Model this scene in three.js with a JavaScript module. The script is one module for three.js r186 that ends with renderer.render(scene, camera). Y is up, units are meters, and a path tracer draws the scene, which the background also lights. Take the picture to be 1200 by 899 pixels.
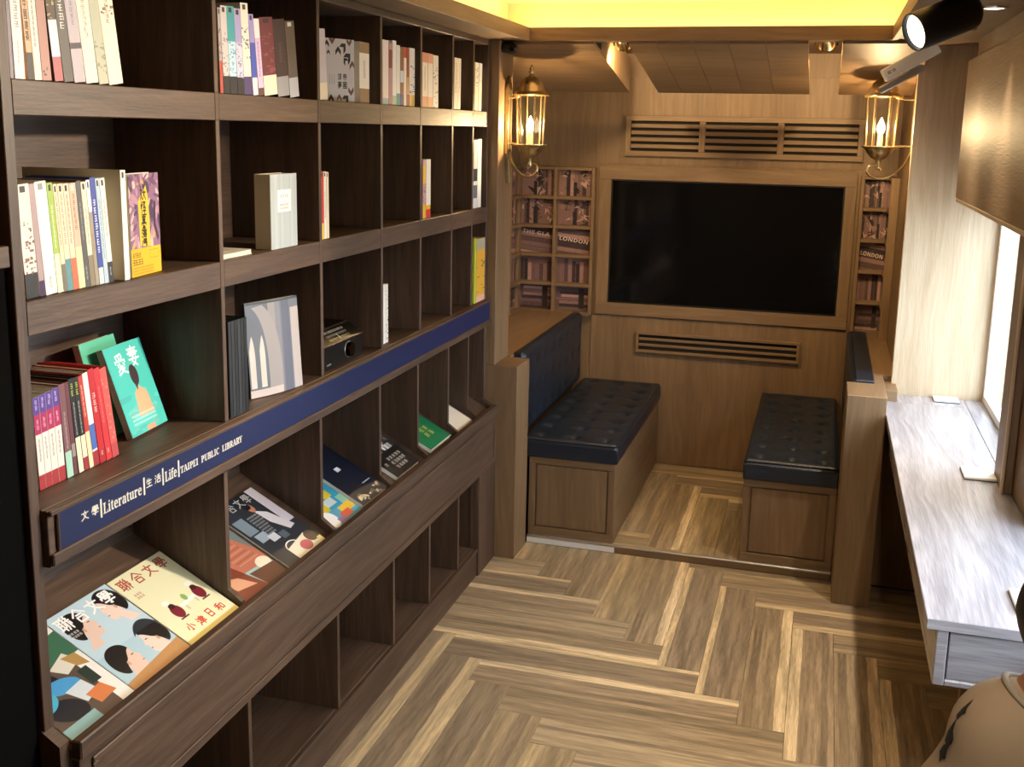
import * as THREE from 'three';
import { mergeGeometries } from 'three/addons/utils/BufferGeometryUtils.js';
import { MarchingCubes } from 'three/addons/objects/MarchingCubes.js';
import { RectAreaLightUniformsLib } from 'three/addons/lights/RectAreaLightUniformsLib.js';

// ---------------------------------------------------------------- camera, sky, large lights, exposure
const scene = new THREE.Scene();
const FPX = 1241.2268, PPX = 607.0815, PPY = 386.0363;
const EYE = new THREE.Vector3(0.3068, 1.8612, 0.205), TURN = new THREE.Euler(-0.1868, 0.2782, 0.0205, 'YXZ');
const camera = new THREE.PerspectiveCamera(2 * Math.atan(449.5 / FPX) * 180 / Math.PI, 1200 / 899, 0.02, 200);
camera.position.copy(EYE); camera.rotation.copy(TURN);
camera.setViewOffset(1200, 899, 600 - PPX, 449.5 - PPY, 1200, 899);
scene.add(camera);
const renderer = new THREE.WebGLRenderer({ antialias: true });
renderer.toneMapping = THREE.LinearToneMapping;
renderer.toneMappingExposure = 1.0;
renderer.shadowMap.enabled = true;
RectAreaLightUniformsLib.init();
scene.background = new THREE.Color(0.74, 0.87, 1.0);      // bright overcast day outside the windows
scene.backgroundIntensity = 12.5;
const WARM = new THREE.Color(1.0, 0.85, 0.66), COVE = new THREE.Color(1.0, 0.60, 0.15), LANTERN = new THREE.Color(1.0, 0.70, 0.36);
const POWER = { track: 14.5, down: 6.5, cove: 17, slot: 3.0, lantern: 0.9 };

// ---------------------------------------------------------------- helpers
let seed = 12345;
const rnd = () => { seed = (seed * 1664525 + 1013904223) >>> 0; return seed / 4294967296; };
const rr = (a, b) => a + (b - a) * rnd();
const RM = new THREE.Matrix4().makeRotationFromEuler(TURN).elements;
const camSpace = (x, y, z) => { const p = [x - EYE.x, y - EYE.y, z - EYE.z]; return [0, 1, 2].map((c) => RM[c * 4] * p[0] + RM[c * 4 + 1] * p[1] + RM[c * 4 + 2] * p[2]); };
// depth z at which the line (x, y, *) passes the photo column px
function zAt(px, x, y) { const a = camSpace(x, y, 0), b = camSpace(x, y, 1), k = px - PPX; return -(k * a[2] + FPX * a[0]) / (k * (b[2] - a[2]) + FPX * (b[0] - a[0])); }

const names = {};
const numbered = (n) => { const k = names[n] = (names[n] ?? -1) + 1; return k ? n + '_' + String(k).padStart(3, '0') : n; };
function shadows(o) { o.traverse((m) => { if (m.isMesh) { m.castShadow = true; m.receiveShadow = true; } }); return o; }
function thing(name, label, category, group, pos = [0, 0, 0]) {
  const g = new THREE.Group(); g.name = numbered(name); g.position.set(...pos); g.userData = { label, category };
  if (group) g.userData.group = group;
  scene.add(g); return g;
}
function structure(name, label) { const g = new THREE.Group(); g.name = name; g.userData = { kind: 'structure', label, category: name.split('_')[0] }; scene.add(g); return g; }
function part(parent, name, geo, mat, label) {
  const m = new THREE.Mesh(geo, mat); m.name = name; m.castShadow = m.receiveShadow = true;
  if (label) m.userData.label = label;
  parent.add(m); return m;
}
// flat-shaded geometry from polygons (each a list of [x,y,z])
function polys(list) {
  const p = [];
  for (const f of list) for (let i = 1; i < f.length - 1; i++) p.push(...f[0], ...f[i], ...f[i + 1]);
  const g = new THREE.BufferGeometry(); g.setAttribute('position', new THREE.Float32BufferAttribute(p, 3)); g.computeVertexNormals(); return g;
}
// box between two corners with chamfered edges
function cbox(x0, x1, y0, y1, z0, z1, c = 0.0015) {
  c = Math.min(c, (x1 - x0) / 3, (y1 - y0) / 3, (z1 - z0) / 3);
  const lo = [x0, y0, z0], hi = [x1, y1, z1], F = [];
  const P = (s, a) => [0, 1, 2].map((i) => (s[i] > 0 ? hi[i] : lo[i]) - (i === a ? 0 : s[i] * c));
  const S = [-1, 1];
  for (let a = 0; a < 3; a++) for (const d of S) {
    const b = (a + 1) % 3, e = (a + 2) % 3, q = [[-1, -1], [1, -1], [1, 1], [-1, 1]].map(([u, v]) => { const s = [0, 0, 0]; s[a] = d; s[b] = u; s[e] = v; return P(s, a); });
    F.push(d > 0 ? q : q.reverse());
    // edge bevel between axis a (dir d) and axis b (dir t)
    for (const t of S) {
      const mk = (u, ax) => { const s = [0, 0, 0]; s[a] = d; s[b] = t; s[e] = u; return P(s, ax); };
      const r = [mk(-1, a), mk(-1, b), mk(1, b), mk(1, a)];
      F.push(d * t > 0 ? r : r.reverse());
    }
  }
  for (const i of S) for (const j of S) for (const k of S) { const s = [i, j, k], t = [P(s, 0), P(s, 1), P(s, 2)]; F.push(i * j * k > 0 ? t : t.reverse()); }
  return polys(F);
}
// metric uv: grain runs along axis g
function grain(geo, g = 'z', off = null) {
  if (geo.index) geo = geo.toNonIndexed();
  const G = 'xyz'.indexOf(g), p = geo.attributes.position, n = geo.attributes.normal, uv = new Float32Array(p.count * 2), o = off ?? [rnd(), rnd()];
  for (let t = 0; t < p.count; t += 3) {
    const nn = [0, 0, 0]; for (let i = 0; i < 3; i++) { nn[0] += Math.abs(n.getX(t + i)); nn[1] += Math.abs(n.getY(t + i)); nn[2] += Math.abs(n.getZ(t + i)); }
    const a = nn.indexOf(Math.max(...nn));
    let U = G, V = 3 - G - a; if (a === G) { U = (G + 1) % 3; V = (G + 2) % 3; }
    for (let i = 0; i < 3; i++) { uv[(t + i) * 2] = p.getComponent(t + i, U) / 0.9 + o[0]; uv[(t + i) * 2 + 1] = p.getComponent(t + i, V) / 0.4 + o[1]; }
  }
  geo.setAttribute('uv', new THREE.BufferAttribute(uv, 2)); return geo;
}
const wb = (x0, x1, y0, y1, z0, z1, g, c) => grain(cbox(x0, x1, y0, y1, z0, z1, c), g);
const merge = (a) => mergeGeometries(a.map((g) => { const q = g.index ? g.toNonIndexed() : g; if (!q.attributes.uv) q.setAttribute('uv', new THREE.BufferAttribute(new Float32Array(q.attributes.position.count * 2), 2)); return q; }));
function prism(pts, z0, z1) { // outline in x,y swept along z
  const n = pts.length, A = pts.map(([x, y]) => [x, y, z1]), B = pts.map(([x, y]) => [x, y, z0]), F = [A, [...B].reverse()];
  for (let i = 0; i < n; i++) { const j = (i + 1) % n; F.push([A[j], A[i], B[i], B[j]].reverse()); }
  // fan triangulation is fine for the convex outlines used; concave ones pass through shapes below
  return polys(F);
}
function slab(pts, z0, z1) { // any outline in x,y
  const s = new THREE.Shape(pts.map(([x, y]) => new THREE.Vector2(x, y)));
  const g = new THREE.ExtrudeGeometry(s, { depth: z1 - z0, bevelEnabled: false }); g.translate(0, 0, z0); g.deleteAttribute('uv'); return g.index ? g.toNonIndexed() : g;
}
const tube = (pts, r, seg = 24, rad = 8, closed = false) => new THREE.TubeGeometry(new THREE.CatmullRomCurve3(pts.map((p) => new THREE.Vector3(...p)), closed), seg, r, rad, closed);
const lathe = (pts, seg = 24) => new THREE.LatheGeometry(pts.map(([r, y]) => new THREE.Vector2(r, y)), seg);

// ---------------------------------------------------------------- textures
const lattice = new Float32Array(256 * 256).map(() => rnd());
function vnoise(x, y, px, py) { // tileable value noise with periods px, py
  const xi = Math.floor(x), yi = Math.floor(y), fx = x - xi, fy = y - yi, sx = fx * fx * (3 - 2 * fx), sy = fy * fy * (3 - 2 * fy);
  const h = (a, b) => lattice[(((b % py) + py) % py & 255) * 256 + (((a % px) + px) % px & 255)];
  const a = h(xi, yi), b = h(xi + 1, yi), c = h(xi, yi + 1), d = h(xi + 1, yi + 1);
  return a + (b - a) * sx + (c - a) * sy + (a - b - c + d) * sx * sy;
}
const hex = (h) => { const c = parseInt(h.slice(1), 16); return [c >> 16, (c >> 8) & 255, c & 255]; };
const mix = (a, b, t) => a.map((v, i) => v + (b[i] - v) * t);
function dataTex(w, h, fn, srgb = true) {
  const d = new Uint8Array(w * h * 4);
  for (let y = 0; y < h; y++) for (let x = 0; x < w; x++) { const c = fn(x / w, y / h), o = (y * w + x) * 4; d[o] = c[0]; d[o + 1] = c[1]; d[o + 2] = c[2]; d[o + 3] = 255; }
  const t = new THREE.DataTexture(d, w, h); t.wrapS = t.wrapT = THREE.RepeatWrapping; t.magFilter = THREE.LinearFilter; t.minFilter = THREE.LinearMipmapLinearFilter; t.generateMipmaps = true;
  if (srgb) t.colorSpace = THREE.SRGBColorSpace; t.needsUpdate = true; return t;
}
function woodTex(dark, mid, light, k = 0) {
  const D = hex(dark), M = hex(mid), L = hex(light);
  return dataTex(512, 512, (u, v) => {
    const w = vnoise(u * 3 + k, v * 4, 3, 4) * 0.5 + vnoise(u * 7, v * 9 + k, 7, 9) * 0.2;
    const s = vnoise(u * 5, v * 38 + w * 7, 5, 38), f = vnoise(u * 16, v * 150, 16, 150), b = vnoise(u * 2 + 5, v * 7 + w * 3, 2, 7);
    const t = s * 0.42 + f * 0.33 + b * 0.35;
    return t < 0.55 ? mix(D, M, Math.max(0, (t - 0.12) / 0.43)) : mix(M, L, Math.min(1, (t - 0.55) / 0.4));
  });
}
const fineTex = dataTex(256, 256, (u, v) => { const t = 128 + (vnoise(u * 16, v * 128, 16, 128) - 0.5) * 120 + (vnoise(u * 60, v * 200, 60, 200) - 0.5) * 90; return [t, t, t]; }, false);
const std = (o) => new THREE.MeshStandardMaterial(o);
const woodMat = (d, m, l, rough = 0.55, k = 0) => std({ map: woodTex(d, m, l, k), roughness: rough, bumpMap: fineTex, bumpScale: 0.0006 });
const M = {
  walnut: woodMat('#3f2f24', '#523e30', '#654f3f', 0.5),
  oak: woodMat('#71593f', '#7d6448', '#886e51', 0.5, 5),
  cream: woodMat('#b39c7e', '#bfaa8c', '#cbb89d', 0.55, 9),
  counter: woodMat('#7c797f', '#939096', '#aaa8ad', 0.22, 11),
  navy: std({ color: '#16204a', roughness: 0.45 }),
  blackBoard: new THREE.MeshPhysicalMaterial({ color: '#060505', roughness: 0.9, specularIntensity: 0.15 }),
  dark: std({ color: '#17120e', roughness: 0.9 }),
  leather: std({ color: '#16212f', roughness: 0.36, bumpMap: dataTex(256, 256, (u, v) => { const t = 255 * (vnoise(u * 64, v * 64, 64, 64) * 0.6 + vnoise(u * 128, v * 128, 128, 128) * 0.4); return [t, t, t]; }, false), bumpScale: 0.0008 }),
  brass: std({ color: '#c9b387', metalness: 0.92, roughness: 0.25 }),
  alu: std({ color: '#b9b6b0', metalness: 0.8, roughness: 0.35 }),
  black: std({ color: '#0c0c0d', roughness: 0.4 }),
  blackGloss: std({ color: '#050506', roughness: 0.12 }),
  white: std({ color: '#e9e8e5', roughness: 0.45 }),
  ceilingWhite: std({ color: '#e6dcc8', roughness: 0.8 }),
  glass: new THREE.MeshPhysicalMaterial({ color: '#ffffff', transmission: 1, roughness: 0.02, thickness: 0, ior: 1.45 }),
  greyGround: std({ color: '#a9a7a2', roughness: 0.9 }),
  pages: std({ map: dataTex(64, 128, (u, v) => { const t = vnoise(u * 4, v * 128, 4, 128); return mix([214, 200, 170], [238, 228, 204], t); }), roughness: 0.85 }),
  chrome: std({ color: '#cfcfcf', metalness: 1, roughness: 0.2 }),
};
const emit = (color, k) => std({ color: '#222222', emissive: color, emissiveIntensity: k, roughness: 0.6 });

// ---- hand-drawn Chinese characters: strokes on a 100 x 100 grid
const GLYPH = {
  '文': '50,5 50,22;8,26 92,26;68,26 58,50 38,75 8,95;32,30 45,55 65,78 95,95',
  '學': '32,5 18,9 18,40;18,20 32,20;18,32 32,32;68,8 82,8 82,40;68,20 82,20;68,32 82,32;42,5 58,19;58,5 42,19;42,22 58,36;58,22 42,36;8,54 8,43 92,43 92,54;30,55 70,55 52,66 52,95 42,92;14,76 88,76',
  '生': '25,8 12,40;18,28 85,28;50,4 50,92;22,58 80,58;8,92 92,92',
  '活': '14,10 24,20;8,36 18,45;8,92 26,62;80,8 45,18;36,36 95,36;66,14 66,56;44,56 88,56 88,92 44,92 44,56',
  '聯': '4,12 44,12;14,12 14,80;34,12 34,95;14,34 34,34;14,54 34,54;4,84 44,74;58,4 48,20 60,22 48,40 64,38;82,4 72,20 84,22 72,40 92,38;50,52 50,68 60,68;60,48 60,78 52,96;90,52 90,68 78,68;78,48 78,96',
  '合': '50,4 6,48;50,4 94,48;32,46 68,46;24,62 24,94 76,94 76,62 24,62',
  '妖': '22,6 14,50 34,88;36,28 28,60 6,90;4,32 42,32;86,8 52,18;46,46 96,46;70,14 66,60 46,92;70,50 80,74 96,90',
  '怪': '20,6 20,94;8,28 12,48;30,24 34,36;42,12 86,12 50,50;50,22 90,52;44,66 90,66;68,46 68,92;38,92 96,92',
  '臺': '50,2 50,24;20,8 80,8;26,22 74,22;32,30 68,30 68,42 32,42 32,30;12,58 12,48 88,48 88,58;42,58 34,68 66,68;50,68 50,94;26,80 74,80;10,94 90,94',
  '灣': '10,10 20,18;6,34 16,42;6,92 22,62;50,6 70,6;60,2 60,14;50,14 70,14;52,22 68,22 68,38 52,38 52,22;38,6 32,22 42,24 34,40;84,6 78,22 88,24 80,40;36,54 84,54 84,66 36,66 36,78 88,78 84,94 72,92',
  '愛': '72,4 22,10;24,18 30,28;48,16 50,26;74,14 66,26;10,44 10,34 90,34 90,44;28,48 26,60;42,46 46,62 62,60;74,48 80,58;44,62 20,82;38,70 76,70 50,86 16,96;46,74 64,86 90,96',
  '妻': '50,2 50,50;12,14 88,14;20,26 78,26 78,42;6,34 94,34;20,44 78,44;46,50 30,70 66,96;70,56 54,80 16,96;6,62 94,62',
  '小': '50,6 50,90 38,84;26,32 10,66;74,30 92,64',
  '津': '12,12 22,22;6,38 16,46;6,92 22,64;38,16 86,16 86,44 38,44;30,30 96,30;36,58 88,58;30,74 96,74;62,4 62,96',
  '日': '24,8 24,92;24,8 76,8 76,92 24,92;24,50 76,50',
  '和': '46,8 10,18;4,34 54,34;30,14 30,94;30,40 6,74;30,42 52,64;62,28 92,28 92,82 62,82 62,28',
  '中': '14,26 14,64 86,64 86,26 14,26;50,4 50,96',
  '國': '8,6 92,6 92,94 8,94 8,6;20,26 78,26;26,40 46,40 46,56 26,56 26,40;20,72 52,66;58,14 62,50 82,80;76,44 54,82',
  '建': '44,14 84,14 84,42 44,42;36,28 94,28;44,54 88,54;38,68 94,68;64,4 64,84;6,16 28,16 12,42 28,44 8,94;10,56 36,84 94,94',
  '築': '22,2 10,18;16,8 42,8;28,10 34,18;62,2 52,18;58,8 88,8;70,10 76,18;10,28 40,28;25,28 25,54;8,58 44,50;54,28 78,28 78,52 92,54;54,28 48,58;60,38 68,46;6,68 94,68;50,58 50,98;46,70 10,94;54,70 92,94',
  '帝': '50,2 50,14;12,16 88,16;32,22 38,32;68,22 62,32;8,48 8,36 92,36 92,48;22,84 22,54 78,54 78,82;50,38 50,98',
  '夢': '6,12 94,12;34,2 34,22;66,2 66,22;20,28 80,28 80,46 20,46 20,28;40,28 40,46;60,28 60,46;8,62 8,54 92,54 92,62;44,58 16,80;36,68 74,68 20,98',
  '浮': '12,12 22,22;6,38 16,46;6,92 22,64;84,6 40,14;40,22 46,34;60,20 64,32;86,18 78,34;40,46 82,46 62,62 62,94 50,90;32,72 96,72',
  '天': '16,16 84,16;8,44 92,44;50,16 46,54 8,94;52,48 92,94',
};
function glyph(c, ch, x, y, s, color, lw = 0.1) { // top-left x,y ; size s
  c.strokeStyle = color; c.lineWidth = s * lw; c.lineCap = 'round'; c.lineJoin = 'round';
  for (const st of GLYPH[ch].split(';')) { c.beginPath(); st.split(' ').forEach((q, i) => { const [a, b] = q.split(',').map(Number); c[i ? 'lineTo' : 'moveTo'](x + a * s / 100, y + b * s / 100); }); c.stroke(); }
}
function scribble(c, x, y, s, color) { // an unreadable character, as blurred print looks
  c.strokeStyle = color; c.lineWidth = Math.max(1, s * 0.11); c.beginPath();
  for (let i = 0; i < 3; i++) { const v = y + s * (0.12 + i * 0.36); c.moveTo(x + s * rr(0, 0.2), v); c.lineTo(x + s * rr(0.75, 1), v); }
  for (let i = 0; i < 2; i++) { const u = x + s * rr(0.15, 0.85); c.moveTo(u, y + s * rr(0, 0.2)); c.lineTo(u + s * rr(-0.15, 0.15), y + s * rr(0.7, 0.95)); }
  c.stroke();
}
function column(c, x, y0, y1, s, color, gap = 1.12) { for (let y = y0; y + s <= y1; y += s * gap) scribble(c, x, y, s, color); }
function line(c, x0, x1, y, s, color) { for (let x = x0; x + s <= x1; x += s * 1.1) scribble(c, x, y, s, color); }
function canvas(w, h) { const k = document.createElement('canvas'); k.width = w; k.height = h; return [k, k.getContext('2d')]; }
function canvasTex(k) { const t = new THREE.CanvasTexture(k); t.colorSpace = THREE.SRGBColorSpace; t.anisotropy = 8; return t; }

// ---------------------------------------------------------------- setting
const XL = -1.335, XR = 0.914, ZB = -5.5, ZN = 0.95, CEIL = 2.216;   // inner faces
{ // floor: planks laid in a right-angled herringbone, 0.151 wide and six widths long
  const floor = structure('floor', 'herringbone floor of striped brown and pale wood planks');
  part(floor, 'floor_slab', cbox(XL - 0.1, 1.16, -0.09, -0.0095, ZB - 0.1, ZN + 0.1), M.dark);
  const W = 0.151, T = [
    [['#8b775d', 0, 1], ['#b9a37e', 0, 0.26], ['#77664f', 0.72, 0.86]], [['#7f6d57', 0, 1], ['#aa946f', 0.7, 1]], [['#938063', 0, 1], ['#7b6a54', 0.3, 0.42]],
    [['#77674f', 0, 1], ['#877459', 0.4, 1]], [['#88755a', 0, 1], ['#bda680', 0.74, 0.98], ['#75644d', 0.1, 0.3]], [['#867456', 0, 1], ['#998461', 0, 0.35]],
    [['#7c6b55', 0, 1], ['#b39c75', 0, 0.18]], [['#8d7a5d', 0, 1], ['#7b6a54', 0.5, 0.75]],
  ];
  const mats = T.map((spec, k) => std({
    roughness: 0.38, bumpMap: fineTex, bumpScale: 0.0005,
    map: dataTex(768, 128, (u, v) => {
      let c = hex(spec[0][0]);
      const wob = (vnoise(u * 9, k * 7, 9, 64) - 0.5) * 0.025;
      for (const [h, a, b] of spec.slice(1)) if (v + wob > a && v + wob < b) c = hex(h);
      const s = vnoise(u * 6, v * 16 + k * 3, 6, 256), f = vnoise(u * 30, v * 100 + k * 5, 30, 256), g = vnoise(u * 3, v * 5 + k, 3, 256);
      const m = 0.72 + 0.26 * s + 0.2 * f + 0.14 * g;
      const L = (c[0] + c[1] + c[2]) / 3; return c.map((q) => Math.min(255, (q * 0.86 + L * 0.14) * m * 1.14));
    }),
  }));
  function plankGeo(x0, x1, z0, z1, y, alongX) {
    const g = cbox(x0 + 0.0004, x1 - 0.0004, y - 0.009, y, z0 + 0.0004, z1 - 0.0004, 0.0011), p = g.attributes.position, uv = new Float32Array(p.count * 2);
    for (let i = 0; i < p.count; i++) {
      const a = alongX ? p.getX(i) : p.getZ(i), b = alongX ? p.getZ(i) - z0 : p.getX(i) - x0;
      uv[i * 2] = a / 0.906; uv[i * 2 + 1] = 0.01 + 0.98 * b / W;
    }
    g.setAttribute('uv', new THREE.BufferAttribute(uv, 2)); return g;
  }
  function herringbone(parent, ox, oz, bx0, bx1, bz0, bz1, y, k0) {
    let k = k0;
    const seen = {};
    for (let j = -40; j < 40; j++) for (let i = -40; i < 40; i++) {
      const m = (((i - j) % 12) + 12) % 12, hor = m < 6;
      const key = hor ? 'h' + j + '_' + (i - m) : 'v' + i + '_' + (j - (11 - m));
      if (seen[key]) continue; seen[key] = 1;
      let x0, x1, z0, z1;
      if (hor) { x0 = ox + (i - m) * W; x1 = x0 + 6 * W; z0 = oz + j * W; z1 = z0 + W; } else { const js = j - (11 - m); x0 = ox + i * W; x1 = x0 + W; z0 = oz + js * W; z1 = z0 + 6 * W; }
      const cx0 = Math.max(x0, bx0), cx1 = Math.min(x1, bx1), cz0 = Math.max(z0, bz0), cz1 = Math.min(z1, bz1);
      if (cx1 - cx0 < 0.004 || cz1 - cz0 < 0.004) continue;
      k = (k * 5 + 3 + (i * 7 + j * 3)) & 0x7fffffff;
      part(parent, 'plank', plankGeo(cx0, cx1, cz0, cz1, y, hor), mats[k % 8]);
    }
  }
  herringbone(floor, -0.755, -3.13, XL, 1.0, -4.233, -0.3, 0, 1);
  part(floor, 'floor_mat', wb(XL, 1.0, -0.009, 0, -0.3, ZN, 'x'), M.oak);
  const plat = structure('trim_1', 'low raised floor platform between the two benches with a metal nosing');
  part(plat, 'platform_base', cbox(-0.9, 0.444, 0.0005, 0.0255, ZB, -4.236), M.oak);
  herringbone(plat, -0.357, -5.33, -0.9, 0.444, ZB, -4.24, 0.035, 5);
  part(plat, 'nosing', merge([cbox(-0.9, 0.444, 0.026, 0.0375, -4.25, -4.232, 0.003)]), M.alu, 'brushed metal step nosing');
  part(plat, 'riser', cbox(-0.9, -0.492, 0.001, 0.026, -4.2355, -4.233, 0.0005), M.white, 'pale riser strip');
  part(plat, 'riser', cbox(-0.491, 0.444, 0.001, 0.026, -4.2355, -4.233, 0.0005), M.oak);
}
{ // shell
  const w = structure('wall_left', 'brown wood-panelled side wall behind the bookcase');
  part(w, 'panel', wb(XL - 0.05, XL, -0.01, 2.5, ZB - 0.1, ZN + 0.05, 'y'), M.oak);
  const f = structure('wall_front', 'plain end wall of the vehicle interior');
  part(f, 'panel', wb(XL - 0.05, 1.16, -0.01, 2.5, ZN, ZN + 0.05, 'y'), M.oak);
  const b = structure('wall_back', 'warm brown wood end wall around the television');
  part(b, 'panel', wb(XL - 0.05, 0.72, -0.01, 2.5, ZB - 0.06, ZB, 'y'), M.oak);
  part(b, 'panel', wb(-0.9, 0.47, 0.04, 0.862, ZB, ZB + 0.006, 'y', 0.002), M.oak);
  part(b, 'panel', wb(-0.9, 0.47, 1.69, 2.145, ZB, ZB + 0.003, 'y', 0.001), M.oak);
  const sur = part(b, 'screen_surround', merge([wb(-0.877, 0.458, 1.606, 1.682, ZB, ZB + 0.022, 'x'), wb(-0.877, 0.458, 0.867, 0.933, ZB, ZB + 0.022, 'x'), wb(-0.877, -0.809, 0.933, 1.606, ZB, ZB + 0.022, 'y'), wb(0.401, 0.458, 0.933, 1.606, ZB, ZB + 0.022, 'y')]), M.oak);
  sur.userData.label = 'wide brown wood frame around the television';

  // right alcove wall and the pale return wall beside the window
  const r = structure('wall_right', 'brown wood side wall with window openings above the counter');
  const ra = structure('wall_alcove', 'brown alcove wall and pale return panel beside the window');
  part(ra, 'panel', wb(0.647, 0.72, 0, 2.4, ZB, -4.43, 'y'), M.oak);
  part(ra, 'pale_panel', wb(0.627, 1.16, 0, 2.4, -4.43, -4.39, 'y'), M.cream, 'pale ash wood return panel');
  const win = [[-4.39, -3.34], [-2.86, -1.62]];
  part(r, 'lower_panel', wb(XR, 1.05, 0, 0.79, -4.39, ZN, 'z'), M.oak);
  part(r, 'upper_panel', wb(XR, 1.05, 1.63, 2.4, -4.39, ZN, 'z'), M.oak);
  part(r, 'pier', wb(XR, 1.05, 0.80, 1.63, -3.34, -2.86, 'y'), M.oak);
  part(r, 'pier', wb(XR, 1.05, 0.80, 1.63, -1.62, ZN, 'y'), M.oak);
  win.forEach(([a, c], i) => {
    const g = structure('window_' + (i + 1), i ? 'second window behind the counter, beyond the wooden pier' : 'bright window between the pale panel and the wooden pier');
    const fr = [];
    for (const [y0, y1] of [[0.80, 0.83], [1.60, 1.63]]) fr.push(wb(0.985, 1.025, y0, y1, a, c, 'z'));
    for (const [z0, z1] of [[a, a + 0.03], [c - 0.03, c]]) fr.push(wb(0.985, 1.025, 0.83, 1.60, z0, z1, 'y'));
    part(g, 'window_frame', merge(fr), M.white);
    part(g, 'window_sill', wb(XR, 1.05, 0.79, 0.80, a, c, 'z'), M.counter);
    part(g, 'pane', cbox(1.003, 1.007, 0.83, 1.60, a + 0.03, c - 0.03, 0.0005), M.glass);
  });
  // trim beside the window: a brown casing strip with a paler bead
  const t = structure('trim_2', 'brown casing strip with a pale bead beside the window');
  part(t, 'casing', wb(0.888, 0.9135, 0.802, 1.60, -3.345, -3.16, 'y', 0.003), M.oak);
  part(t, 'bead', wb(0.878, 0.8875, 0.802, 1.60, -3.17, -3.15, 'y', 0.003), M.cream);
  const og = new THREE.Mesh(cbox(1.3, 40, -1.05, -1.0, -30, 25), M.greyGround); og.name = 'ground_outside'; og.userData = { kind: 'structure', label: 'pale paved ground outside the windows', category: 'ground' }; og.receiveShadow = true; scene.add(og);
}
{ // ceiling with a recessed tray lit from behind its lip
  const c = structure('ceiling', 'brown wood ceiling with a glowing recessed tray');
  const tx0 = -0.885, tx1 = 0.503, tz0 = -4.05, tz1 = 0.30, cav = 0.13, TOP = 2.372;
  part(c, 'panel', wb(XL, tx0 - 0.02, CEIL, CEIL + 0.02, ZB, ZN, 'z'), M.oak);
  part(c, 'panel', wb(tx1 + 0.02, 1.05, CEIL, CEIL + 0.02, ZB, ZN, 'z'), M.oak);
  part(c, 'panel', wb(tx0 - 0.02, tx1 + 0.02, CEIL, CEIL + 0.02, tz1 + 0.02, ZN, 'x'), M.oak);
  part(c, 'panel', wb(tx0 - 0.02, tx1 + 0.02, CEIL + 0.05, CEIL + 0.07, ZB, tz0 - 0.16, 'x'), M.oak);
  part(c, 'panel', wb(tx0 - 0.02, tx1 + 0.02, CEIL, CEIL + 0.02, tz0 - 0.14, tz0 - 0.02, 'x'), M.oak);
  for (const [n, g] of [['lip', wb(tx0 - 0.02, tx1 + 0.02, CEIL - 0.004, 2.265, tz0 - 0.02, tz0, 'x')], ['lip', wb(tx0 - 0.02, tx1 + 0.02, CEIL - 0.004, 2.265, tz1, tz1 + 0.02, 'x')], ['lip', wb(tx0 - 0.02, tx0, CEIL - 0.004, 2.265, tz0, tz1, 'z')], ['lip', wb(tx1, tx1 + 0.02, CEIL - 0.004, 2.265, tz0, tz1, 'z')]]) part(c, n, g, M.oak);
  part(c, 'tray_top', cbox(tx0 - cav - 0.03, tx1 + cav + 0.03, TOP, TOP + 0.03, tz0 - cav - 0.03, tz1 + cav + 0.03), M.ceilingWhite);
  part(c, 'tray_side', merge([cbox(tx0 - cav - 0.02, tx0 - cav, CEIL + 0.02, TOP, tz0 - cav, tz1 + cav), cbox(tx1 + cav, tx1 + cav + 0.02, CEIL + 0.02, TOP, tz0 - cav, tz1 + cav), cbox(tx0 - cav - 0.02, tx1 + cav + 0.02, CEIL + 0.02, TOP, tz0 - cav - 0.02, tz0 - cav), cbox(tx0 - cav - 0.02, tx1 + cav + 0.02, CEIL + 0.02, TOP, tz1 + cav, tz1 + cav + 0.02)]), M.ceilingWhite);
  part(c, 'roof', cbox(XL - 0.05, 1.16, 2.5, 2.55, ZB - 0.1, ZN + 0.1), M.dark);
  // light strips lying behind the lip
  const strips = [[[tx0 + (tx1 - tx0) / 2, tz0 - 0.075], tx1 - tx0 + 0.1, 0.03], [[tx0 - 0.075, (tz0 + tz1) / 2], 0.03, tz1 - tz0], [[tx1 + 0.075, (tz0 + tz1) / 2], 0.03, tz1 - tz0]];
  const sm = emit(COVE, 9);
  strips.forEach(([[x, z], w, d], i) => {
    const s = new THREE.Mesh(cbox(x - w / 2, x + w / 2, CEIL + 0.0205, CEIL + 0.028, z - d / 2, z + d / 2, 0.002), sm); s.name = numbered('led_strip');
    s.userData = { label: ['yellow light strip hidden behind the ceiling lip facing the television wall', 'yellow light strip hidden behind the ceiling lip over the bookcase', 'yellow light strip hidden behind the ceiling lip on the window side'][i], category: 'light strip', group: 'light strips in the ceiling tray' };
    scene.add(s);
    const l = new THREE.RectAreaLight(COVE, POWER.cove, w, d); l.position.set(x, CEIL + 0.03, z); l.lookAt(x, 3, z); l.name = 'led_strip_light'; scene.add(l);
  });
  // sloping boards behind the lip; gaps between them hold the two recessed spots
  const sl = (z) => 2.201 - 0.19 * (-4.07 - z);
  const bd = (x0, x1, t, z1 = -4.9, z0 = -4.072) => { const a = sl(z0), b = sl(z1); return grain(polys([[[x0, a, z0], [x0, b, z1], [x1, b, z1], [x1, a, z0]], [[x0, a + t, z0], [x1, a + t, z0], [x1, b + t, z1], [x0, b + t, z1]], [[x0, b, z1], [x0, b + t, z1], [x1, b + t, z1], [x1, b, z1]], [[x0, a, z0], [x1, a, z0], [x1, a + t, z0], [x0, a + t, z0]], [[x0, a, z0], [x0, a + t, z0], [x0, b + t, z1], [x0, b, z1]], [[x1, a, z0], [x1, b, z1], [x1, b + t, z1], [x1, a + t, z0]]]), 'x'); };
  const so = structure('trim_3', 'sloping brown boards under the ceiling in front of the television wall');
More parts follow.
